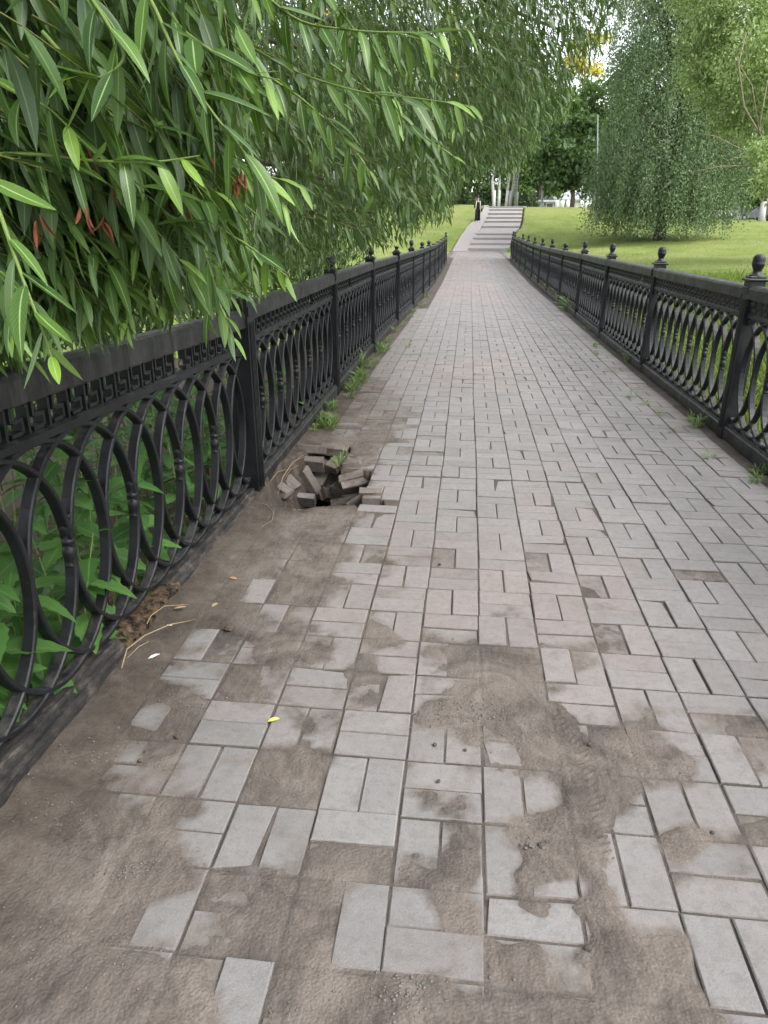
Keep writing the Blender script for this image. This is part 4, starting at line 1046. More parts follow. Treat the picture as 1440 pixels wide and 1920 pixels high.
# trunk and limbs
mb = MB()
mb.tube([(0, 0, -.2), (.15, .05, 1.0), (.3, .0, 2.0), (.5, -.1, 3.2), (.9, -.2, 4.8), (1.1, -.2, 6.5)], [.34, .30, .27, .23, .16, .08], 10)
link('trunk', mb.mesh('trunk', M['bark']), willow)
mb = MB()
for (u0, v0, z0), (u1, v1, z1), r in [((700, 60, 6.0), (980, 90, 5.4), .022), ((420, 140, 5.0), (760, 190, 4.6), .022), ((200, 60, 4.0), (560, 90, 3.4), .02), ((300, 300, 4.6), (620, 340, 4.2), .017), ((560, 250, 5.5), (830, 240, 5.2), .016),
                                      ((-100, 200, 3.0), (330, 160, 2.2), .016), ((500, 430, 5.5), (700, 400, 5.0), .012), ((640, -60, 5.5), (1060, 60, 5.0), .018), ((350, 20, 4.5), (520, 330, 4.0), .014), ((150, 420, 4), (480, 480, 3.6), .012)]:
    a, b = at(u0, v0, z0) - WO, at(u1, v1, z1) - WO; s = np.array([.5, -.1, min(6.0, max(2.2, a[2] - .3))])
    mb.tube([s, s * .5 + a * .5 + [0, 0, .35], a, a * .5 + b * .5 + [0, 0, .08], b], [.09, r * 1.9, r * 1.4, r, r * .4], 7)
link('limbs', mb.mesh('limbs', M['bark']), willow)

# ------------------------------------------------------------------ nettles behind the left fence
def nettle_leaf():
    V, F, UV = [], [], []; n = 10
    for i in range(n + 1):
        t = i / n; w = .30 * (math.sin(PI * t ** .62) ** .85 if 0 < t < 1 else (.06 if t == 0 else 0))
        s = 1 + .09 * (1 if i % 2 else -1) * (0 < t < 1); z = -.22 * t * t
        V += [(t, -w * s, z + .22 * w), (t, 0, z), (t, w * s, z + .22 * w)]; UV += [(0, t), (.5, t), (1, t)]
    for i in range(n): b = 3 * i; F += [(b, b + 3, b + 4, b + 1), (b + 1, b + 4, b + 5, b + 2)]
    return np.array(V, float), np.array(F), np.array(UV, float)
T_NET = nettle_leaf()
NETM = [np_mesh('leaf', T_NET[0], T_NET[1], M['nettle'], {'rnd': np.full(33, .3 * i), 'young': np.zeros(33)}, T_NET[2], True) for i in range(3)]
nr = random.Random(5); spots = []
for (u, v, z) in [(60, 1080, 1.55), (150, 1020, 1.75), (110, 1180, 1.55), (40, 1250, 1.4), (220, 960, 2.0), (200, 1090, 1.85), (300, 930, 2.3), (330, 1000, 2.2), (400, 900, 2.8), (380, 960, 2.5), (250, 1020, 2.2), (10, 1000, 1.5), (440, 850, 3.2), (280, 860, 2.6), (180, 880, 2.3), (120, 930, 1.9), (560, 780, 4.2), (520, 820, 3.8), (600, 720, 5.0), (20, 900, 1.7), (90, 850, 2.2)]:
    spots.append((at(u, v, z), True))
for i in range(34): spots.append((np.array([nr.uniform(-1.75, -1.28), nr.uniform(1.1, 4.6), nr.uniform(.05, .62)]), 2))
for i in range(70): spots.append((np.array([nr.uniform(-3.4, -1.75), nr.uniform(1.0, 7.0), nr.uniform(.1, .5)]), False))
for (p, nearp) in spots:
    x, y = min(p[0], -1.24), p[1]; gz = -.45; top = max(.25, p[2]) + nr.uniform(.0, .12)
    root = thing('nettle_plant', 'leafy green nettle plant growing close behind the broken left fence panel' if nearp is True else 'dense nettle plant between the fence and the thicket behind it' if nearp else 'nettle plant in the thicket further behind the left fence', 'plant', (x, y, gz), (0, 0, nr.uniform(0, 6.3)), 'nettles behind the left fence' if nearp is True else 'nettles in the second row' if nearp else 'nettle thicket')
    h = top - gz; lean = (nr.gauss(0, .05), nr.gauss(0, .05))
    sp_ = [(lean[0] * t * t, lean[1] * t * t, h * t) for t in np.linspace(0, 1, 6)]
    link('stem', MB().tube(sp_, [.005, .0045, .004, .0035, .003, .0015], 5).mesh('stem', M['stem']), root)
    P, A, U, Ls = [], [], [], []
    nl = 7
    for k in range(nl):
        t = 1 - .62 * (k / (nl - 1)) ** 1.1
        for sgn in (0, 1):
            a = k * PI / 2 + sgn * PI + nr.gauss(0, .25); L = (.05 + .10 * min(1, k / 2.5)) * nr.uniform(.8, 1.2)
            q = np.array([lean[0] * t * t, lean[1] * t * t, h * t]); ax = np.array([math.cos(a), math.sin(a), nr.uniform(-.5, .15) + (.5 if k == 0 else 0)])
            P.append(q + ax * .012); A.append(ax); U.append(np.array([nr.gauss(0, .15), nr.gauss(0, .15), 1])); Ls.append(L)
    if nearp is True:
        for q, ax, up, L in zip(P, A, U, Ls):
            R = frames(np.array([ax]), np.array([up]))[0]; o = link('leaf', nr.choice(NETM), root)
            o.matrix_local = Matrix(tuple(tuple(R[i, j] * L for j in range(3)) + (q[i],) for i in range(3)) + ((0, 0, 0, 1),))
    else:
        link('foliage', swarm('foliage', np.array(P), np.array(A), np.array(U), np.array(Ls), T_NET, M['nettle']), root)

# ------------------------------------------------------------------ weeds at the feet of the fences
def tuft_mesh(seed, n, h, spread):
    r_ = np.random.default_rng(seed); a = r_.uniform(0, 6.3, n); rr = r_.uniform(0, spread, n)
    P = np.stack([rr * np.cos(a), rr * np.sin(a), np.zeros(n)], 1); P[:, 2] = r_.uniform(0, h * .5, n) * (r_.random(n) < .6)
    ax = np.stack([np.cos(a) * r_.uniform(.2, 1, n), np.sin(a) * r_.uniform(.2, 1, n), r_.uniform(.2, 1.4, n)], 1)
    return swarm('weed_tuft', P, ax, np.tile([0, 0, 1.0], (n, 1)) + r_.normal(0, .3, (n, 3)), h * r_.uniform(.3, .8, n), leaf_template(3, .13, .3, .45, .5), M['weed'], r_.random(n))
TUFT = [tuft_mesh(i, 46, .16, .05) for i in range(3)] + [tuft_mesh(9, 60, .26, .08), tuft_mesh(10, 24, .09, .04)]
wd = random.Random(8)
def weed(u, v, k, s, lab, grp, X=None):
    p = onZ(u, v, 0); z = float(pz(p[1]))
    if X is not None: p[0] = X
    o = link('weed_tuft', TUFT[k], None, (p[0], p[1], z), (0, 0, wd.uniform(0, 6.3)), label=lab, category='weed', group=grp); o.scale = (s, s, s * wd.uniform(.8, 1.2))
for i in range(46):
    v = wd.uniform(640, 815) if i < 34 else wd.uniform(545, 655); x = -1.05 + abs(wd.gauss(0, .06))
    d = [y for y in np.linspace(3, 30, 900) if proj(np.array([x, y, 0]))[1] < v][0]
    if 3.4 < d < 4.75: d += 1.4
    o = link('weed_tuft', TUFT[wd.choice([0, 1, 2, 3])], None, (x + float(np.interp(d, [8, 14, 20, 40], [0, .08, .13, .17])), d, float(pz(d)) + .01), (0, 0, wd.uniform(0, 6.3)), label='green weeds sprouting along the foot of the left fence', category='weed', group='weeds along the left fence')
    s = wd.uniform(.3, .7); o.scale = (s, s, s)
for (u, v, k, s) in [(1305, 800, 3, .45), (1298, 790, 0, .55), (1070, 583, 3, 1.3), (1066, 575, 3, 1.2), (1180, 680, 0, .9), (1175, 670, 1, .8), (1120, 665, 4, 1), (1185, 745, 4, .9), (1210, 760, 4, .8), (1240, 780, 4, .8), (1330, 860, 4, 1), (1415, 905, 0, .5), (1425, 890, 3, .35), (1115, 650, 2, .6), (1100, 620, 4, 1), (955, 482, 3, 1.8), (1260, 812, 4, .6), (1150, 700, 4, .6)]:
    weed(u, v, k, s, 'green weeds sprouting in the joints near the right fence', 'weeds along the right fence')
weed(638, 872, 0, .55, 'small green sprout growing on a tilted paver in the hole', 'weed in the hole'); weed(765, 652, 4, 1.0, 'lone small weed in a joint on the left half of the path', 'weed on the path')
weed(615, 690, 1, 1.4, 'light leafy weed growing through the second panel of the left fence', 'weed in the left fence', -1.10)

# ------------------------------------------------------------------ grass
def grass(name, X, Y, h, w, label):
    n = len(X); z = terrain(X, Y); a = rng.uniform(0, 6.3, n); l = rng.uniform(.1, .7, n)
    ax = np.stack([np.cos(a) * l, np.sin(a) * l, np.ones(n)], 1)
    V = np.array([(0, -.5, 0), (0, .5, 0), (.6, .32, .06), (.6, -.32, .06), (1, 0, .2)]); 
    t = (np.array([(0, -1, 0), (0, 1, 0), (.55, .7, .05), (1, 0, .22), (.55, -.7, .05)], float) * [1, w, 1], np.array([(0, 1, 2, 3, 4)]), np.array([(.5, 0)] * 5, float))
    me = swarm(name, np.stack([X, Y, z - .01], 1), ax, np.stack([np.cos(a), np.sin(a), np.full(n, .3)], 1), h * rng.uniform(.5, 1.2, n), t, M['grass'])
    link(name, me, kind='stuff', label=label)
n = 26000; X = 1.92 + rng.random(n) ** 1.5 * 6; Y = rng.uniform(1.5, 22, n); grass('long_grass', X, Y, .34, .028, 'long pale green grass behind the right fence')
n = 30000; X = rng.uniform(2.3, 30, n); Y = 18 + rng.random(n) * 40; k = corridor(X, Y) < .02; grass('lawn_grass', X[k], Y[k], .09, .07, 'short mown grass on the slope to the right')
n = 9000; X = rng.uniform(-22, -1.2, n); Y = rng.uniform(16, 58, n); k = corridor(X, Y) < .02; grass('bank_grass', X[k], Y[k], .12, .07, 'short grass on the slope to the left')

# bare earth under the willow and the nettles
ex, ey = np.meshgrid(np.linspace(-7.5, -1.38, 60), np.linspace(-2, 15, 100))
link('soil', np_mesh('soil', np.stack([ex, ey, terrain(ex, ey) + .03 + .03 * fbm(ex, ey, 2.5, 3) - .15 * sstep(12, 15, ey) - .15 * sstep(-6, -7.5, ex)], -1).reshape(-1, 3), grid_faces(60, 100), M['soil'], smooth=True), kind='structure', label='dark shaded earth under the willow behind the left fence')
# ------------------------------------------------------------------ trees
M['f_birch'] = mk_leaf('birch_foliage', (.070, .118, .050), (.15, .21, .10), None, .22, under=.15, rough=.6)
M['f_light'] = mk_leaf('light_willow_foliage', (.17, .25, .08), (.37, .45, .19), None, .35, under=.2, rough=.6)
M['f_dark'] = mk_leaf('dark_foliage', (.030, .065, .020), (.072, .125, .040), None, .22, under=.1, rough=.6)
M['f_mid'] = mk_leaf('mid_foliage', (.055, .11, .030), (.12, .19, .055), None, .25, under=.1, rough=.6)
M['f_sun_painted'] = mk_leaf('sun_painted_foliage', (.60, .46, .05), (.90, .74, .16), None, .45, under=.0, rough=.6)  # low sun on the treetops painted in as golden leaf colour
def crown(lobes, n, leaf, mat, seed, droop=.3, shell=.45):
    """leaf sprays gathered in clumps through the volume of the lobes (centre, radii)"""
    r_ = np.random.default_rng(seed); P = []
    vol = np.array([l[1][0] * l[1][1] * l[1][2] for l in lobes]) ** .67; vol = vol / vol.sum()
    for (c, rad), w in zip(lobes, vol):
        k = int(n * w); nc = max(6, int(k / 70)); d = r_.normal(size=(nc, 3)); d /= np.linalg.norm(d, axis=1, keepdims=True)
        rr = (shell + (1 - shell) * r_.random(nc)) ** .8 * r_.uniform(.72, 1.12, nc)
        cc = np.array(c) + d * rr[:, None] * np.array(rad); idx = r_.integers(0, nc, k); cs = (.17 if droop < .45 else .13) * np.mean(rad) + .12
        q = r_.normal(size=(k, 3)) * cs * np.array([1, 1, .7]); P.append(cc[idx] + q)
    P = np.concatenate(P); n = len(P); ax = r_.normal(size=(n, 3)); ax[:, 2] -= droop * 1.5
    up = r_.normal(size=(n, 3)) * .6 + [0, 0, 1]
    return P, ax, up, leaf * r_.uniform(.6, 1.3, n)
def tree(name, label, base, lobes, n, leaf, mat, seed, trunk_r=.2, trunk_top=None, bark='bark', group=None, limbs=True, white=False, droop=.3, lean=(0, 0)):
    base = np.array(base, float); t = thing(name, label, 'tree', tuple(base), group=group)
    top = np.array(trunk_top if trunk_top is not None else (np.mean([l[0] for l in lobes], 0))) - base
    mb = MB(); r_ = random.Random(seed)
    mb.tube([np.array([0, 0, -.3]), top * .25 + [r_.gauss(0, .1), 0, 0], top * .55 + [r_.gauss(0, .15), 0, 0], top], [trunk_r * 1.15, trunk_r, trunk_r * .75, trunk_r * .3], 9)
    if limbs:
        for c, rad in lobes:
            s = top * r_.uniform(.35, .8); e = np.array(c) - base; mb.tube([s, s * .5 + e * .5 + [0, 0, .3], e], [trunk_r * .4, trunk_r * .25, trunk_r * .08], 6)
    link('trunk', mb.mesh('trunk', M[bark]), t)
    if white:
        MB().tube([np.array([0, 0, -.2]), top / np.linalg.norm(top) * 1.5], [trunk_r * 1.22, trunk_r * 1.08], 9).obj('whitewash', M['whitewash'], t)
    P, ax, up, L = crown(lobes, int(n * (0.95 if name != 'pale_willow' else 1)), leaf * (1.6 if name != 'pale_willow' else 1), mat, seed, droop)
    link('crown', swarm('crown', P - base, ax, up, L, QUAD, M[mat]), t)
    return t
def lobe(u, v, z, ru, rv, depth=None):
    c = at(u, v, z); rx = ru * z / FPX; rz = rv * z / (FPX * 1.06); return (tuple(c), (rx, depth or rx, rz))
def foot(u, z):
    """ground point below column u at depth z"""
    best = None
    for v in np.arange(330, 620, 1.0):
        p = at(u, v, z)
        if p[2] <= terrain(np.array([p[0]]), np.array([p[1]]))[0]: return (p[0], p[1], float(terrain(np.array([p[0]]), np.array([p[1]]))[0]))
    return tuple(at(u, 430, z))
# the weeping birch on the slope to the right
bb = foot(1235, 42.5); wb = thing('weeping_birch', 'tall weeping birch whose drooping grey green branches reach down to the lawn on the right', 'tree', bb)
B0 = np.array(bb); mb = MB()
mb.tube([(0, 0, -.3), (.1, 0, 4), (-.2, .1, 9), (.1, 0, 14), (0, 0, 18)], [.36, .3, .22, .13, .04], 10)
r_ = np.random.default_rng(4); rp = random.Random(4); SP, SA = [], []
for i in range(4600):
    h = rp.uniform(.06, 1.0) ** .85 if i < 3300 else rp.uniform(.03, .22); a = rp.uniform(0, 2 * PI)
    R = 4.0 * math.sin(PI * min(1, .30 + .72 * (1 - h) ** .8) * .72) ** .8 * (.04 + rp.random() ** .6) * (1 + .18 * math.sin(3 * a + 5 * h)) * (1 if i < 3300 else rp.uniform(.95, 1.2))
    top = B0 + np.array([R * math.cos(a), R * math.sin(a), 1.6 + 16.5 * h]); ln = rp.uniform(1.0, 3.2) * (1.2 - .4 * h)
    z0 = B0[2] + .15 + (0 if R > 1 else 1) + 1.0 * max(0, math.sin(2.2 * a)) ; m = int(ln / .058)
    sw = rp.gauss(0, .12), rp.gauss(0, .12)
    for k in range(m):
        t = k / m; p = top + np.array([math.cos(a) * .35 * math.sin(t * 1.6) + sw[0] * t, math.sin(a) * .35 * math.sin(t * 1.6) + sw[1] * t, .25 * math.sin(t * 3) - ln * t])
        if p[2] < z0: break
        SP.append(p + np.array([rp.gauss(0, .13), rp.gauss(0, .13), rp.gauss(0, .05)]))
    if i % 30 == 0: mb.tube([(0, 0, (top - B0)[2] * .7), (top - B0) * [.5, .5, .95], top - B0], [.07, .045, .02], 6)
SP = np.array(SP); n = len(SP)
link('trunk', mb.mesh('trunk', M['bark']), wb)
ax = r_.normal(size=(n, 3)) * .6 + [0, 0, -1]; L = r_.uniform(.10, .165, n)
link('crown', swarm('crown', SP - B0, ax, r_.normal(size=(n, 3)), L, QUAD, M['f_birch']), wb)
# the light green willow reaching in from the right
tb = foot(1620, 26); lw_lobes = [lobe(1330, 40, 25, 55, 60), lobe(1400, 20, 24, 80, 70), lobe(1345, 150, 25, 60, 60), lobe(1440, 120, 23, 90, 80), lobe(1300, 120, 26, 35, 40), lobe(1340, -60, 25, 90, 80), lobe(1430, 230, 24, 50, 50), lobe(1520, 60, 25, 110, 130), lobe(1560, 220, 26, 110, 100), lobe(1380, 225, 25, 50, 30), lobe(1445, 335, 21, 36, 30), lobe(1420, 290, 22, 30, 30), lobe(1520, 310, 22, 60, 50)]
lw = tree('pale_willow', 'feathery light green willow with bare tan branches at the upper right', tb, lw_lobes, 62000, .125, 'f_light', 8, .3, tuple(at(1560, 60, 26)), 'tanbark', limbs=False, droop=.5)
mb = MB(); o = np.array(tb)
for pts, r in [([(1640, 330, 26), (1500, 330, 24), (1420, 310, 22.6), (1350, 312, 22), (1300, 322, 22)], .05), ([(1500, 330, 24), (1430, 260, 22.6), (1395, 200, 22), (1385, 120, 22), (1400, 60, 22)], .06), ([(1430, 290, 22.6), (1390, 280, 22), (1340, 255, 22), (1300, 250, 22)], .03), ([(1440, 300, 22.6), (1425, 230, 21.6), (1440, 150, 21.6)], .04), ([(1400, 300, 24.5), (1350, 285, 24.3), (1310, 275, 24.2)], .022), ([(1425, 255, 22.5), (1410, 160, 21.8), (1380, 110, 21.8)], .03)]:
    pp = [at(*q) - o for q in pts]; mb.tube(pp, list(np.linspace(r * .65, r * .2, len(pp))), 6)
link('branches', mb.mesh('branches', M['tanbark']), lw)
# trees on the plateau behind the stairs
def dtree(label, u, z, lobes, n, leaf, mat, seed, name='leafy_tree', r=.25, white=False, bark='bark', group='trees on the plateau', ttop=None):
    return tree(name, label, foot(u, z), [lobe(*q) for q in lobes], n, leaf, mat, seed, r, ttop, bark, group, True, white)
dtree('dark green round tree with a short trunk in front of the white building', 1072, 63, [(1070, 300, 63, 48, 45), (1050, 330, 63, 32, 28), (1095, 335, 63, 30, 30), (1075, 255, 64, 52, 40), (1040, 285, 63, 25, 28)], 9000, .30, 'f_dark', 31, r=.2, ttop=tuple(at(1076, 330, 63)))
for i, (u, lab) in enumerate([(926, 'white birch trunk behind the top of the stairs, leftmost of five'), (935, 'white birch trunk behind the top of the stairs, second from the left'), (948, 'leaning white birch behind the top of the stairs, middle one of five'), (955, 'thin white birch behind the top of the stairs, fourth from the left'), (967, 'stout white birch behind the top of the stairs, rightmost of five')]):
    dtree(lab, u, 64 + 1.2 * i, [(u - 8 + 4 * i, 240 - 14 * (i % 2), 65, 42, 60), (u + 10, 170, 65, 48, 50), (u - 20, 290, 65, 22, 26)], 3600, .26, ('f_mid', 'f_dark', 'f_dark', 'f_mid', 'f_dark')[i], 40 + i, 'birch_tree', .12 + .04 * (i == 4), True, 'birch', 'birches behind the stairs', tuple(at(u + (8, 10, 22, 18, 12)[i], 200, 65)))
dtree('mid green tree behind the lamp post right of the birches', 1012, 82, [(1012, 300, 82, 40, 42), (1030, 340, 82, 30, 26), (1000, 240, 82, 48, 45), (985, 330, 82, 30, 30)], 5000, .34, 'f_mid', 51)
dtree('tall dark tree rising behind the birches', 940, 90, [(930, 220, 90, 70, 60), (960, 130, 90, 70, 60), (900, 290, 90, 45, 40), (975, 290, 90, 40, 40)], 6000, .38, 'f_dark', 52)
dtree('tree with foliage coloured gold for sunlight in the gap of sky', 1100, 112, [(1085, 95, 112, 24, 20), (1105, 125, 112, 30, 16), (1075, 120, 112, 22, 14), (1120, 70, 112, 18, 18)], 900, .5, 'f_sun_painted', 53, 'sun_painted_tree', .3)
dtree('pale green tall tree below the golden one', 1080, 104, [(1060, 200, 104, 45, 36), (1110, 190, 104, 45, 40), (1085, 235, 104, 60, 40), (1120, 260, 104, 40, 40)], 6000, .42, 'f_mid', 54)
dtree('whitewashed tree in front of the parked cars, left one', 1330, 60, [(1330, 300, 60, 60, 60), (1300, 220, 60, 70, 70), (1370, 200, 60, 70, 80), (1340, 360, 60, 40, 18)], 7000, .30, 'f_dark', 55, r=.24, white=True)
dtree('whitewashed forked tree in front of the parked cars, middle one', 1381, 60, [(1390, 290, 60, 55, 55), (1420, 200, 60, 70, 70), (1385, 350, 60, 35, 20)], 6000, .30, 'f_mid', 56, r=.3, white=True)
dtree('whitewashed tree at the right edge beside the parked cars', 1428, 58, [(1440, 310, 58, 45, 45), (1470, 220, 58, 70, 80), (1425, 360, 58, 30, 22)], 5000, .30, 'f_mid', 57, r=.25, white=True)
dtree('tree with leaves coloured gold for sunlight showing through the pale willow', 1410, 108, [(1410, 190, 108, 22, 30), (1395, 150, 108, 25, 25), (1290, 110, 108, 16, 14), (1425, 120, 108, 20, 30)], 1500, .5, 'f_sun_painted', 58, 'sun_painted_tree', .3)
dtree('broad green tree at the back right beyond the cars', 1440, 95, [(1400, 300, 95, 90, 70), (1500, 260, 95, 90, 90), (1330, 330, 95, 60, 40), (1440, 150, 96, 90, 80)], 7000, .45, 'f_dark', 59)
dtree('broad dark tree in the back behind the weeping birch', 1210, 96, [(1180, 280, 96, 80, 70), (1260, 240, 96, 80, 80), (1220, 150, 96, 80, 70), (1150, 340, 96, 50, 40)], 7000, .45, 'f_dark', 60)
dtree('dark tree left of the stairs behind the walking woman', 850, 72, [(860, 310, 72, 45, 45), (830, 270, 72, 55, 50), (880, 250, 72, 45, 45), (845, 345, 72, 40, 22)], 6500, .30, 'f_mid', 61)
for i, (u, z, m_, lab) in enumerate([(760, 80, 'f_mid', 'green tree far left of the stairs seen below the willow twigs'), (660, 84, 'f_dark', 'dark tree in the far left background, nearest to the stairs'), (540, 78, 'f_mid', 'mid green tree in the far left background behind the willow'), (400, 82, 'f_dark', 'dark broad tree in the far left background behind the willow'), (240, 76, 'f_mid', 'green tree at the far left behind the willow curtain'), (80, 80, 'f_dark', 'dark tree at the left edge behind the willow curtain')]):
    dtree(lab, u, z, [(u, 290, z, 80, 60), (u + 50, 220, z, 75, 60), (u - 45, 230, z, 75, 60), (u, 130, z, 80, 60), (u - 30, 350, z, 60, 30)], 5000, .42, m_, 70 + i)
dtree('tree coloured gold for sunlight behind the upper part of the willow', 620, 100, [(610, 40, 100, 50, 50), (640, 100, 100, 35, 40), (585, 110, 100, 25, 25), (860, 120, 100, 20, 60), (850, 40, 100, 25, 25)], 2600, .5, 'f_sun_painted', 80, 'sun_painted_tree', .3)
for i, (u, m_, lab) in enumerate([(800, 'f_mid', 'tall tree closing the view left of the birches'), (880, 'f_dark', 'tall dark tree right behind the walking woman'), (965, 'f_mid', 'tall tree closing the view behind the birch trunks'), (1020, 'f_dark', 'tall dark tree behind the leaning lamp post'), (1150, 'f_mid', 'tall tree between the white building and the weeping birch'), (1290, 'f_dark', 'tall dark tree behind the right side of the weeping birch'), (1370, 'f_mid', 'tall tree rising behind the parked cars'), (1450, 'f_dark', 'tall tree behind the cars at the right edge')]):
    z = 106 + 3 * (i % 3); tp = 215 if 950 < u < 1180 else 150
    dtree(lab, u, z, [(u, 345, z, 62, 45), (u + 30, 290, z, 55, 50), (u - 30, 270, z, 55, 50), (u, tp, z, 62, 55)], 6000, .42, m_, 140 + i, group='tall trees closing the view')
for i in range(17):
    u = -500 + i * 190; z = 128 + (i % 3) * 8
    if 960 < u < 1120: continue
    dtree('tree in the row furthest back', u, z, [(u, 300, z, 90, 60), (u + 50, 240, z, 70, 60), (u - 50, 250, z, 70, 50)], 2600, .6, ('f_mid', 'f_dark')[i % 2], 90 + i, group='furthest trees')

for i, (u, z, ru, rv, m_, lab) in enumerate([(905, 78, 26, 20, 'f_dark', 'dark shrub behind the walking woman'), (945, 80, 24, 22, 'f_dark', 'dark shrub behind the white birch trunks, left one'), (978, 80, 22, 20, 'f_mid', 'dark shrub behind the white birch trunks, right one'), (850, 76, 30, 22, 'f_mid', 'round shrub left of the top of the stairs'), (1150, 92, 40, 22, 'f_mid', 'shrub beyond the white building left of the birch'), (1230, 90, 45, 24, 'f_dark', 'shrub in the shade behind the weeping birch'), (1300, 92, 40, 24, 'f_mid', 'shrub between the weeping birch and the parked cars'), (1390, 100, 50, 28, 'f_dark', 'wide shrub behind the parked cars'), (1450, 94, 40, 28, 'f_mid', 'shrub behind the cars at the right edge'), (790, 78, 34, 22, 'f_dark', 'dark shrub far left of the stairs'), (720, 80, 40, 24, 'f_mid', 'shrub seen below the willow left of the fence end'), (640, 80, 45, 24, 'f_dark', 'shrub behind the white lamp post')]):
    f = foot(u, z); c0 = np.array(f); rx, rz_ = ru * z / FPX, rv * z / FPX
    tree('leafy_shrub', lab, f, [((c0[0] + dx * rx, c0[1], c0[2] + rz_ * dz), (rx * .7, rx * .6, rz_ * .8)) for dx, dz in ((0, .9), (-.55, .6), (.55, .7), (.2, 1.5))], 2200, .26, m_, 120 + i, .06, None, 'bark', 'shrubs on the plateau')
# ------------------------------------------------------------------ buildings, walls, poles
M['plaster'] = plain('white_plaster', (.72, .72, .70), .85, .2, .06, 2)
M['roofgrey'] = plain('grey_metal_roof', (.38, .40, .42), .6, .3, .1, 2)
M['glass'] = plain('dark_window_glass', (.03, .035, .04), .15, .5, .1)
M['ochre'] = plain('ochre_plaster', (.62, .42, .16), .85, .2, .1, 2)
def building(name, label, u0, u1, z, vtop, mat, roof, cols, rows=1, depth=8.0, sky_h=0.35):
    a, b = np.array(foot(u0, z)), np.array(foot(u1, z)); zb = min(a[2], b[2]) - .3; top = at((u0 + u1) / 2, vtop, z)[2]
    d = b - a; d[2] = 0; w = np.linalg.norm(d); rz = math.atan2(d[1], d[0]); t = thing(name, label, 'building', (a[0], a[1], zb), (0, 0, rz)); h = top - zb
    MB().box((w / 2, depth / 2, h / 2), (w, depth, h)).obj('wall', M[mat], t)
    MB().add([(-.4, -.4, h), (w + .4, -.4, h), (w + .4, depth + .4, h), (-.4, depth + .4, h), (-.2, depth / 2, h + sky_h), (w + .2, depth / 2, h + sky_h), (-.4, -.4, h - .15), (w + .4, -.4, h - .15)],
             [(0, 1, 5, 4), (2, 3, 4, 5), (0, 4, 3), (1, 2, 5), (0, 6, 7, 1), (3, 2, 1, 0)]).obj('roof', M[roof], t)
    for r in range(rows):
        for c in range(cols):
            x = (c + .5) * w / cols; zz_ = h * (r + .62) / rows if rows > 1 else h * .62; sw, sh = min(1.2, w / cols * .45), min(1.3, h / rows * .4)
            fr = MB().box((x, -.02, zz_), (sw + .2, .12, sh + .2)).obj('window', M['white'], t); MB().box((x, -.07, zz_), (sw, .06, sh)).obj('pane', M['glass'], fr)
    return t
building('white_building', 'low white building with a grey roof behind the dark round tree', 1042, 1150, 84, 374, 'plaster', 'roofgrey', 3, 1, 8, .9)
building('ochre_building', 'yellow ochre building glimpsed through the willow on the left', 560, 700, 118, 150, 'ochre', 'roofgrey', 6, 4, 10, 1.5)
building('grey_shed', 'low grey shed with a flat roof beside the lamp post', 992, 1042, 80, 377, 'kerb', 'roofgrey', 2, 1, 5, .2)
M['darkmetal'] = plain('dull_grey_metal', (.22, .24, .25), .6, .3, .1)
def pole(u, z, vtop, r, label, name='lamp_post', arm=True, mat='lightmetal', lean=0.0, foot_p=None):
    f = np.array(foot_p if foot_p is not None else foot(u, z)); top = at(u + lean, vtop, z); t = thing(name, label, 'lamp post', tuple(f)); d = top - f
    MB().tube([(0, 0, -.2), d * .5, d], [r, r * .85, r * .6], 10).obj('pole', M[mat], t)
    MB().lathe([(r * 2, -.05), (r * 2, .25), (r * 1.3, .4), (r, .45)], n=10).obj('base', M[mat], t)
    if arm:
        MB().tube([d, d + [.1, -.3, .35], d + [.1, -1.2, .5]], r * .5, 6).obj('arm', M[mat], t); MB().box(tuple(d + [.1, -1.45, .5]), (.22, .6, .12), bev=.04).obj('lamp_head', M[mat], t)
pole(1016, 66, 190, .11, 'slightly leaning grey lamp post behind the dark railing right of the stairs', lean=8)
pole(1119, 56, 215, .06, 'thin grey lamp post half hidden at the left edge of the weeping birch', lean=2, mat='darkmetal', arm=False)
pole(626, 30, 200, .055, 'white painted lamp post seen through the willow twigs on the left', mat='lightmetal', arm=True)
# dark railing on the plateau
def picket(u0, u1, z, v_h, label, n):
    a, b = np.array(foot(u0, z)), np.array(foot(u1, z)); t = thing('park_railing', label, 'railing', tuple(a)); d = b - a
    for f in (.15, .92):
        MB().tube([np.array([0, 0, v_h * f]), d + [0, 0, v_h * f]], .025, 5).obj('rail', M['iron'], t)
    for i in range(n):
        s = d * i / (n - 1); MB().box(tuple(s + [0, 0, v_h / 2]), (.05 if i % 6 == 0 else .022, .03, v_h * (1.1 if i % 6 == 0 else 1))).obj('picket', M['iron'], t)
picket(975, 1012, 63.5, 1.0, 'dark iron railing at the top of the slope right of the stairs', 22)
picket(850, 922, 68, 1.3, 'dark iron railing behind the walking woman', 37)
for i, u in enumerate([1044, 1054, 1064, 1090, 1099, 1106]):
    nm_ = ('leftmost', 'second from the left', 'third from the left', 'fourth from the left', 'fifth from the left', 'rightmost')[i]
    f = foot(u, 60.5); t = MB().lathe([(.17, -.1), (.17, .34), (.15, .44), (.09, .52), (.01, .55)], n=10).obj('white_bollard', M['white'], None, f, label='small white bollard on the lawn crest before the white building, ' + nm_, category='bollard', group='white bollards on the crest')

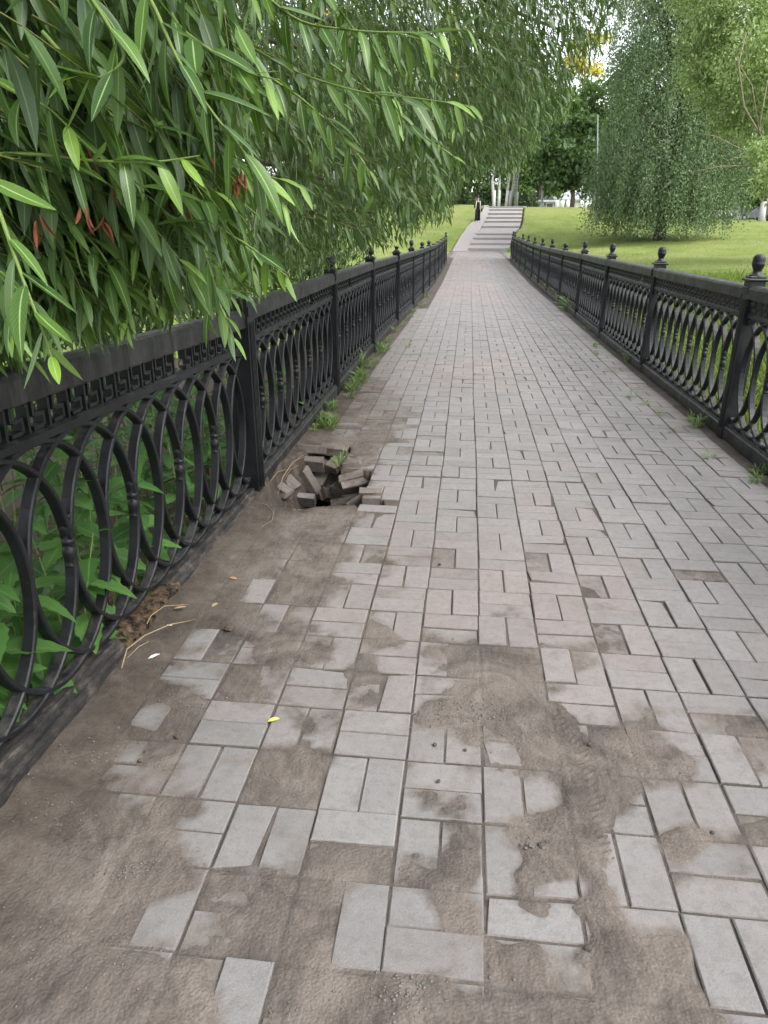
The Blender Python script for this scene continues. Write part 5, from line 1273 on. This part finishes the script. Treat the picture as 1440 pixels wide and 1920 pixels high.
# ------------------------------------------------------------------ parked cars
M['car_white'] = plain('white_car_paint', (.62, .63, .65), .3, .6, .04); M['car_dark'] = plain('dark_car_paint', (.03, .035, .045), .25, .6, .1)
M['tyre'] = plain('tyre_rubber', (.015, .015, .016), .85, .2, .2); M['lamp_red'] = plain('red_lens', (.4, .02, .02), .25, .5, .1); M['lamp_clear'] = plain('clear_lens', (.7, .7, .68), .2, .5, .05)
def car(u, z, rz, paint, label):
    f = foot(u, z); t = thing('parked_car', label, 'car', f, (0, 0, rz), 'cars parked behind the trees')
    body = [(-2.1, .35), (-2.15, .6), (-2.05, .92), (-1.4, .98), (1.0, .98), (1.85, .86), (2.15, .66), (2.15, .35)]; roof = [(-1.95, .96), (-1.6, 1.42), (-1.2, 1.5), (.2, 1.5), (.45, 1.44), (1.15, .96)]
    def slab(prof, w, wt):
        mb = MB(); n = len(prof); zs = [p[1] for p in prof]; z0, z1 = min(zs), max(zs); vs = []
        for s in (-1, 1): vs += [(x, s * (w + (wt - w) * (zz - z0) / (z1 - z0)), zz) for x, zz in prof]
        return mb.add(vs, [(i, (i + 1) % n, n + (i + 1) % n, n + i) for i in range(n)] + [tuple(range(n)), tuple(reversed(range(n, 2 * n)))])
    slab(body, .86, .84).obj('body', M[paint], t); slab(roof, .80, .62).obj('cabin', M[paint], t)
    win = [(-1.62, 1.02), (-1.42, 1.36), (-.5, 1.42), (-.5, 1.02)], [(-.42, 1.02), (-.42, 1.42), (.25, 1.40), (.95, 1.02)]
    for pr in win: slab(pr, .80, .68).obj('side_window', M['glass'], t)
    MB().add([(.52, -.62, 1.41), (1.1, -.74, 1.01), (1.1, .74, 1.01), (.52, .62, 1.41)], [(0, 1, 2, 3)]).obj('windscreen', M['glass'], t, (.02, 0, .02)); MB().add([(-1.64, -.62, 1.40), (-1.93, -.74, 1.01), (-1.93, .74, 1.01), (-1.64, .62, 1.40)], [(3, 2, 1, 0)]).obj('rear_window', M['glass'], t, (-.02, 0, .02))
    for x in (-1.3, 1.3):
        for s in (-1, 1):
            w = link('wheel', None, t, (x, s * .80, .33), (PI / 2, 0, 0)); MB().lathe([(.20, -.1), (.31, -.1), (.33, -.06), (.33, .06), (.31, .1), (.20, .1)], n=18).obj('tyre', M['tyre'], w); MB().lathe([(.05, -.11), (.2, -.09), (.2, .09), (.05, .11)], n=14).obj('rim', M['lightmetal'], w)
    for s in (-1, 1):
        MB().box((2.13, s * .62, .70), (.08, .32, .14), bev=.02).obj('headlight', M['lamp_clear'], t); MB().box((-2.10, s * .68, .78), (.08, .22, .18), bev=.02).obj('tail_light', M['lamp_red'], t)
    MB().box((2.15, 0, .45), (.12, 1.6, .18), bev=.03).obj('bumper', M[paint], t)
car(1352, 72, .25, 'car_white', 'pale silver car parked behind the whitewashed trunks, left one'); car(1408, 72, .2, 'car_dark', 'dark car parked behind the whitewashed trunks, right one')

# ------------------------------------------------------------------ the walking woman
M['skin'] = plain('skin', (.58, .40, .32), .55, .3, .08); M['black'] = plain('black_cloth', (.018, .018, .02), .85, .2, .2, 20); M['cream'] = plain('cream_jacket', (.62, .58, .52), .85, .2, .1, 20)
M['hair'] = plain('dark_brown_hair', (.05, .028, .02), .5, .4, .3, 30); M['shoe'] = plain('white_shoe', (.72, .72, .70), .6)
wf = onY(895, 416, 55.85); woman = thing('person', 'woman in black jumpsuit and pale open jacket walking down the ramp beside the stairs', 'person', tuple(wf), (0, 0, .08))
def skinned(name, verts, edges, rads, mat, parent, sub=2, root=0):
    me = bpy.data.meshes.new(name); me.from_pydata(verts, edges, []); me.materials.append(mat)
    o = link(name, me, parent); md = o.modifiers.new('skin', 'SKIN'); md.use_smooth_shade = True
    if not me.skin_vertices: me.skin_vertices.new() if hasattr(me.skin_vertices, 'new') else None
    for i, r in enumerate(rads):
        sv_ = me.skin_vertices[0].data[i]; sv_.radius = (r, r) if not hasattr(r, '__len__') else r; sv_.use_root = (i == root)
    s = o.modifiers.new('sub', 'SUBSURF'); s.levels = sub; s.render_levels = sub
    return o
# body faces the camera (-Y); right foot forward
BV = [(0, 0, .86), (0, 0, 1.02), (0, .01, 1.20), (0, .01, 1.34), (0, 0, 1.42), (0, -.01, 1.48), (0, -.02, 1.56),
      (-.09, 0, .82), (-.10, -.10, .48), (-.10, -.06, .10), (-.10, -.20, .04), (.09, 0, .82), (.10, .06, .47), (.09, .16, .12), (.09, .06, .05),
      (-.16, .01, 1.33), (-.22, .02, 1.08), (-.24, -.06, .86), (-.245, -.08, .78), (.16, .01, 1.33), (.23, .03, 1.10), (.21, -.16, .98), (.16, -.22, 1.0)]
BE = [(0, 1), (1, 2), (2, 3), (3, 4), (4, 5), (5, 6), (0, 7), (7, 8), (8, 9), (9, 10), (0, 11), (11, 12), (12, 13), (13, 14), (3, 15), (15, 16), (16, 17), (17, 18), (3, 19), (19, 20), (20, 21), (21, 22)]
BR = [(.15, .10), (.12, .09), (.13, .095), (.11, .08), .045, (.075, .085), (.07, .085), (.085, .09), .055, .038, .04, (.085, .09), .055, .038, .04, .05, .038, .028, .03, .05, .038, .028, .03]
skinned('body', BV, BE, BR, M['skin'], woman)
def ring_loft(name, rings, mat, parent, n=14, closed_top=True):
    mb = MB(); vs = []
    for (x, y, z, rx, ry) in rings:
        for i in range(n):
            a = 2 * PI * i / n; vs.append((x + rx * math.cos(a), y + ry * math.sin(a), z))
    fs = [(k * n + i, k * n + (i + 1) % n, (k + 1) * n + (i + 1) % n, (k + 1) * n + i) for k in range(len(rings) - 1) for i in range(n)] + [tuple(reversed(range(n))), tuple((len(rings) - 1) * n + i for i in range(n))]
    return mb.add(vs, fs, True).obj(name, mat, parent)
ring_loft('jumpsuit_top', [(0, 0, .80, .165, .125), (0, 0, .95, .155, .115), (0, 0, 1.06, .135, .105), (0, 0, 1.2, .15, .115), (0, 0, 1.3, .14, .10)], M['black'], woman)
ring_loft('trouser_leg', [(-.10, -.10, .07, .11, .12), (-.10, -.10, .45, .095, .10), (-.085, -.03, .78, .095, .11), (-.07, 0, .86, .09, .12)], M['black'], woman)
ring_loft('trouser_leg', [(.10, .12, .10, .11, .12), (.10, .06, .45, .095, .10), (.085, .02, .78, .095, .11), (.07, 0, .86, .09, .12)], M['black'], woman)
for s in (-1, 1):
    ring_loft('jacket_front', [(s * .15, -.05, .80, .035, .09), (s * .15, -.04, 1.1, .035, .09), (s * .12, -.02, 1.36, .04, .08)], M['cream'], woman, 10)
ring_loft('jacket_back', [(0, .10, .80, .17, .035), (0, .10, 1.1, .17, .035), (0, .07, 1.37, .15, .035)], M['cream'], woman)
for P in ([(-.16, .01, 1.34), (-.225, .02, 1.08), (-.24, -.05, .90)], [(.16, .01, 1.34), (.235, .03, 1.10), (.215, -.13, .99)]):
    MB().tube(P, [.065, .055, .045], 10).obj('sleeve', M['black'] if P[0][0] > 0 else M['black'], woman)
ring_loft('hair', [(-.05, .035, 1.22, .05, .03), (0, .04, 1.34, .12, .05), (0, .045, 1.46, .10, .065), (0, .03, 1.56, .095, .085), (0, .015, 1.63, .075, .08), (0, .01, 1.655, .03, .035)], M['hair'], woman)
for s in (-1, 1):
    MB().tube([(s * .07, -.02, 1.60), (s * .088, -.03, 1.48), (s * .09, -.06, 1.32), (s * .08, -.09, 1.18)], [.02, .028, .032, .012], 8).obj('hair_lock', M['hair'], woman)
    MB().lathe([(.002, -.008), (.008, -.004), (.009, 0), (.008, .004), (.002, .008)], n=8).obj('eye', M['hair'], woman, (s * .03, -.098, 1.535))
    MB().box((s * .10, -.17 if s < 0 else .09, .035), (.085, .24, .07), bev=.025).obj('shoe', M['shoe'], woman)
MB().tube([(0, -.095, 1.545), (0, -.115, 1.515), (0, -.098, 1.505)], [.008, .014, .006], 6).obj('nose', M['skin'], woman); MB().box((0, -.098, 1.475), (.045, .012, .012), bev=.004).obj('mouth', plain('lips', (.45, .16, .14), .5), woman)
for s, hx, hy, hz in ((-1, -.245, -.085, .78), (1, .15, -.235, 1.0)):
    for k in range(5):
        q = (k - 2) * .014; MB().tube([(hx + q, hy - .005, hz - .01), (hx + q * 1.2, hy - .02, hz - .055 + (.025 if k in (0, 4) else 0)), (hx + q * 1.2, hy - .008, hz - .085 + (.035 if k in (0, 4) else 0))], [.0085, .008, .006], 6).obj('finger', M['skin'], woman)
bag = thing('shoulder_bag', 'black shoulder bag hanging at the hip of the walking woman', 'bag', tuple(np.array(wf) + [.27, -.05, .66]))
MB().box((0, 0, .11), (.10, .26, .22), bev=.03).obj('pouch', M['black'], bag); MB().tube([(0, -.1, .2), (-.05, -.07, .48), (-.10, .05, .74), (-.04, .12, .48), (0, .1, .2)], .012, 6).obj('strap', M['black'], bag)
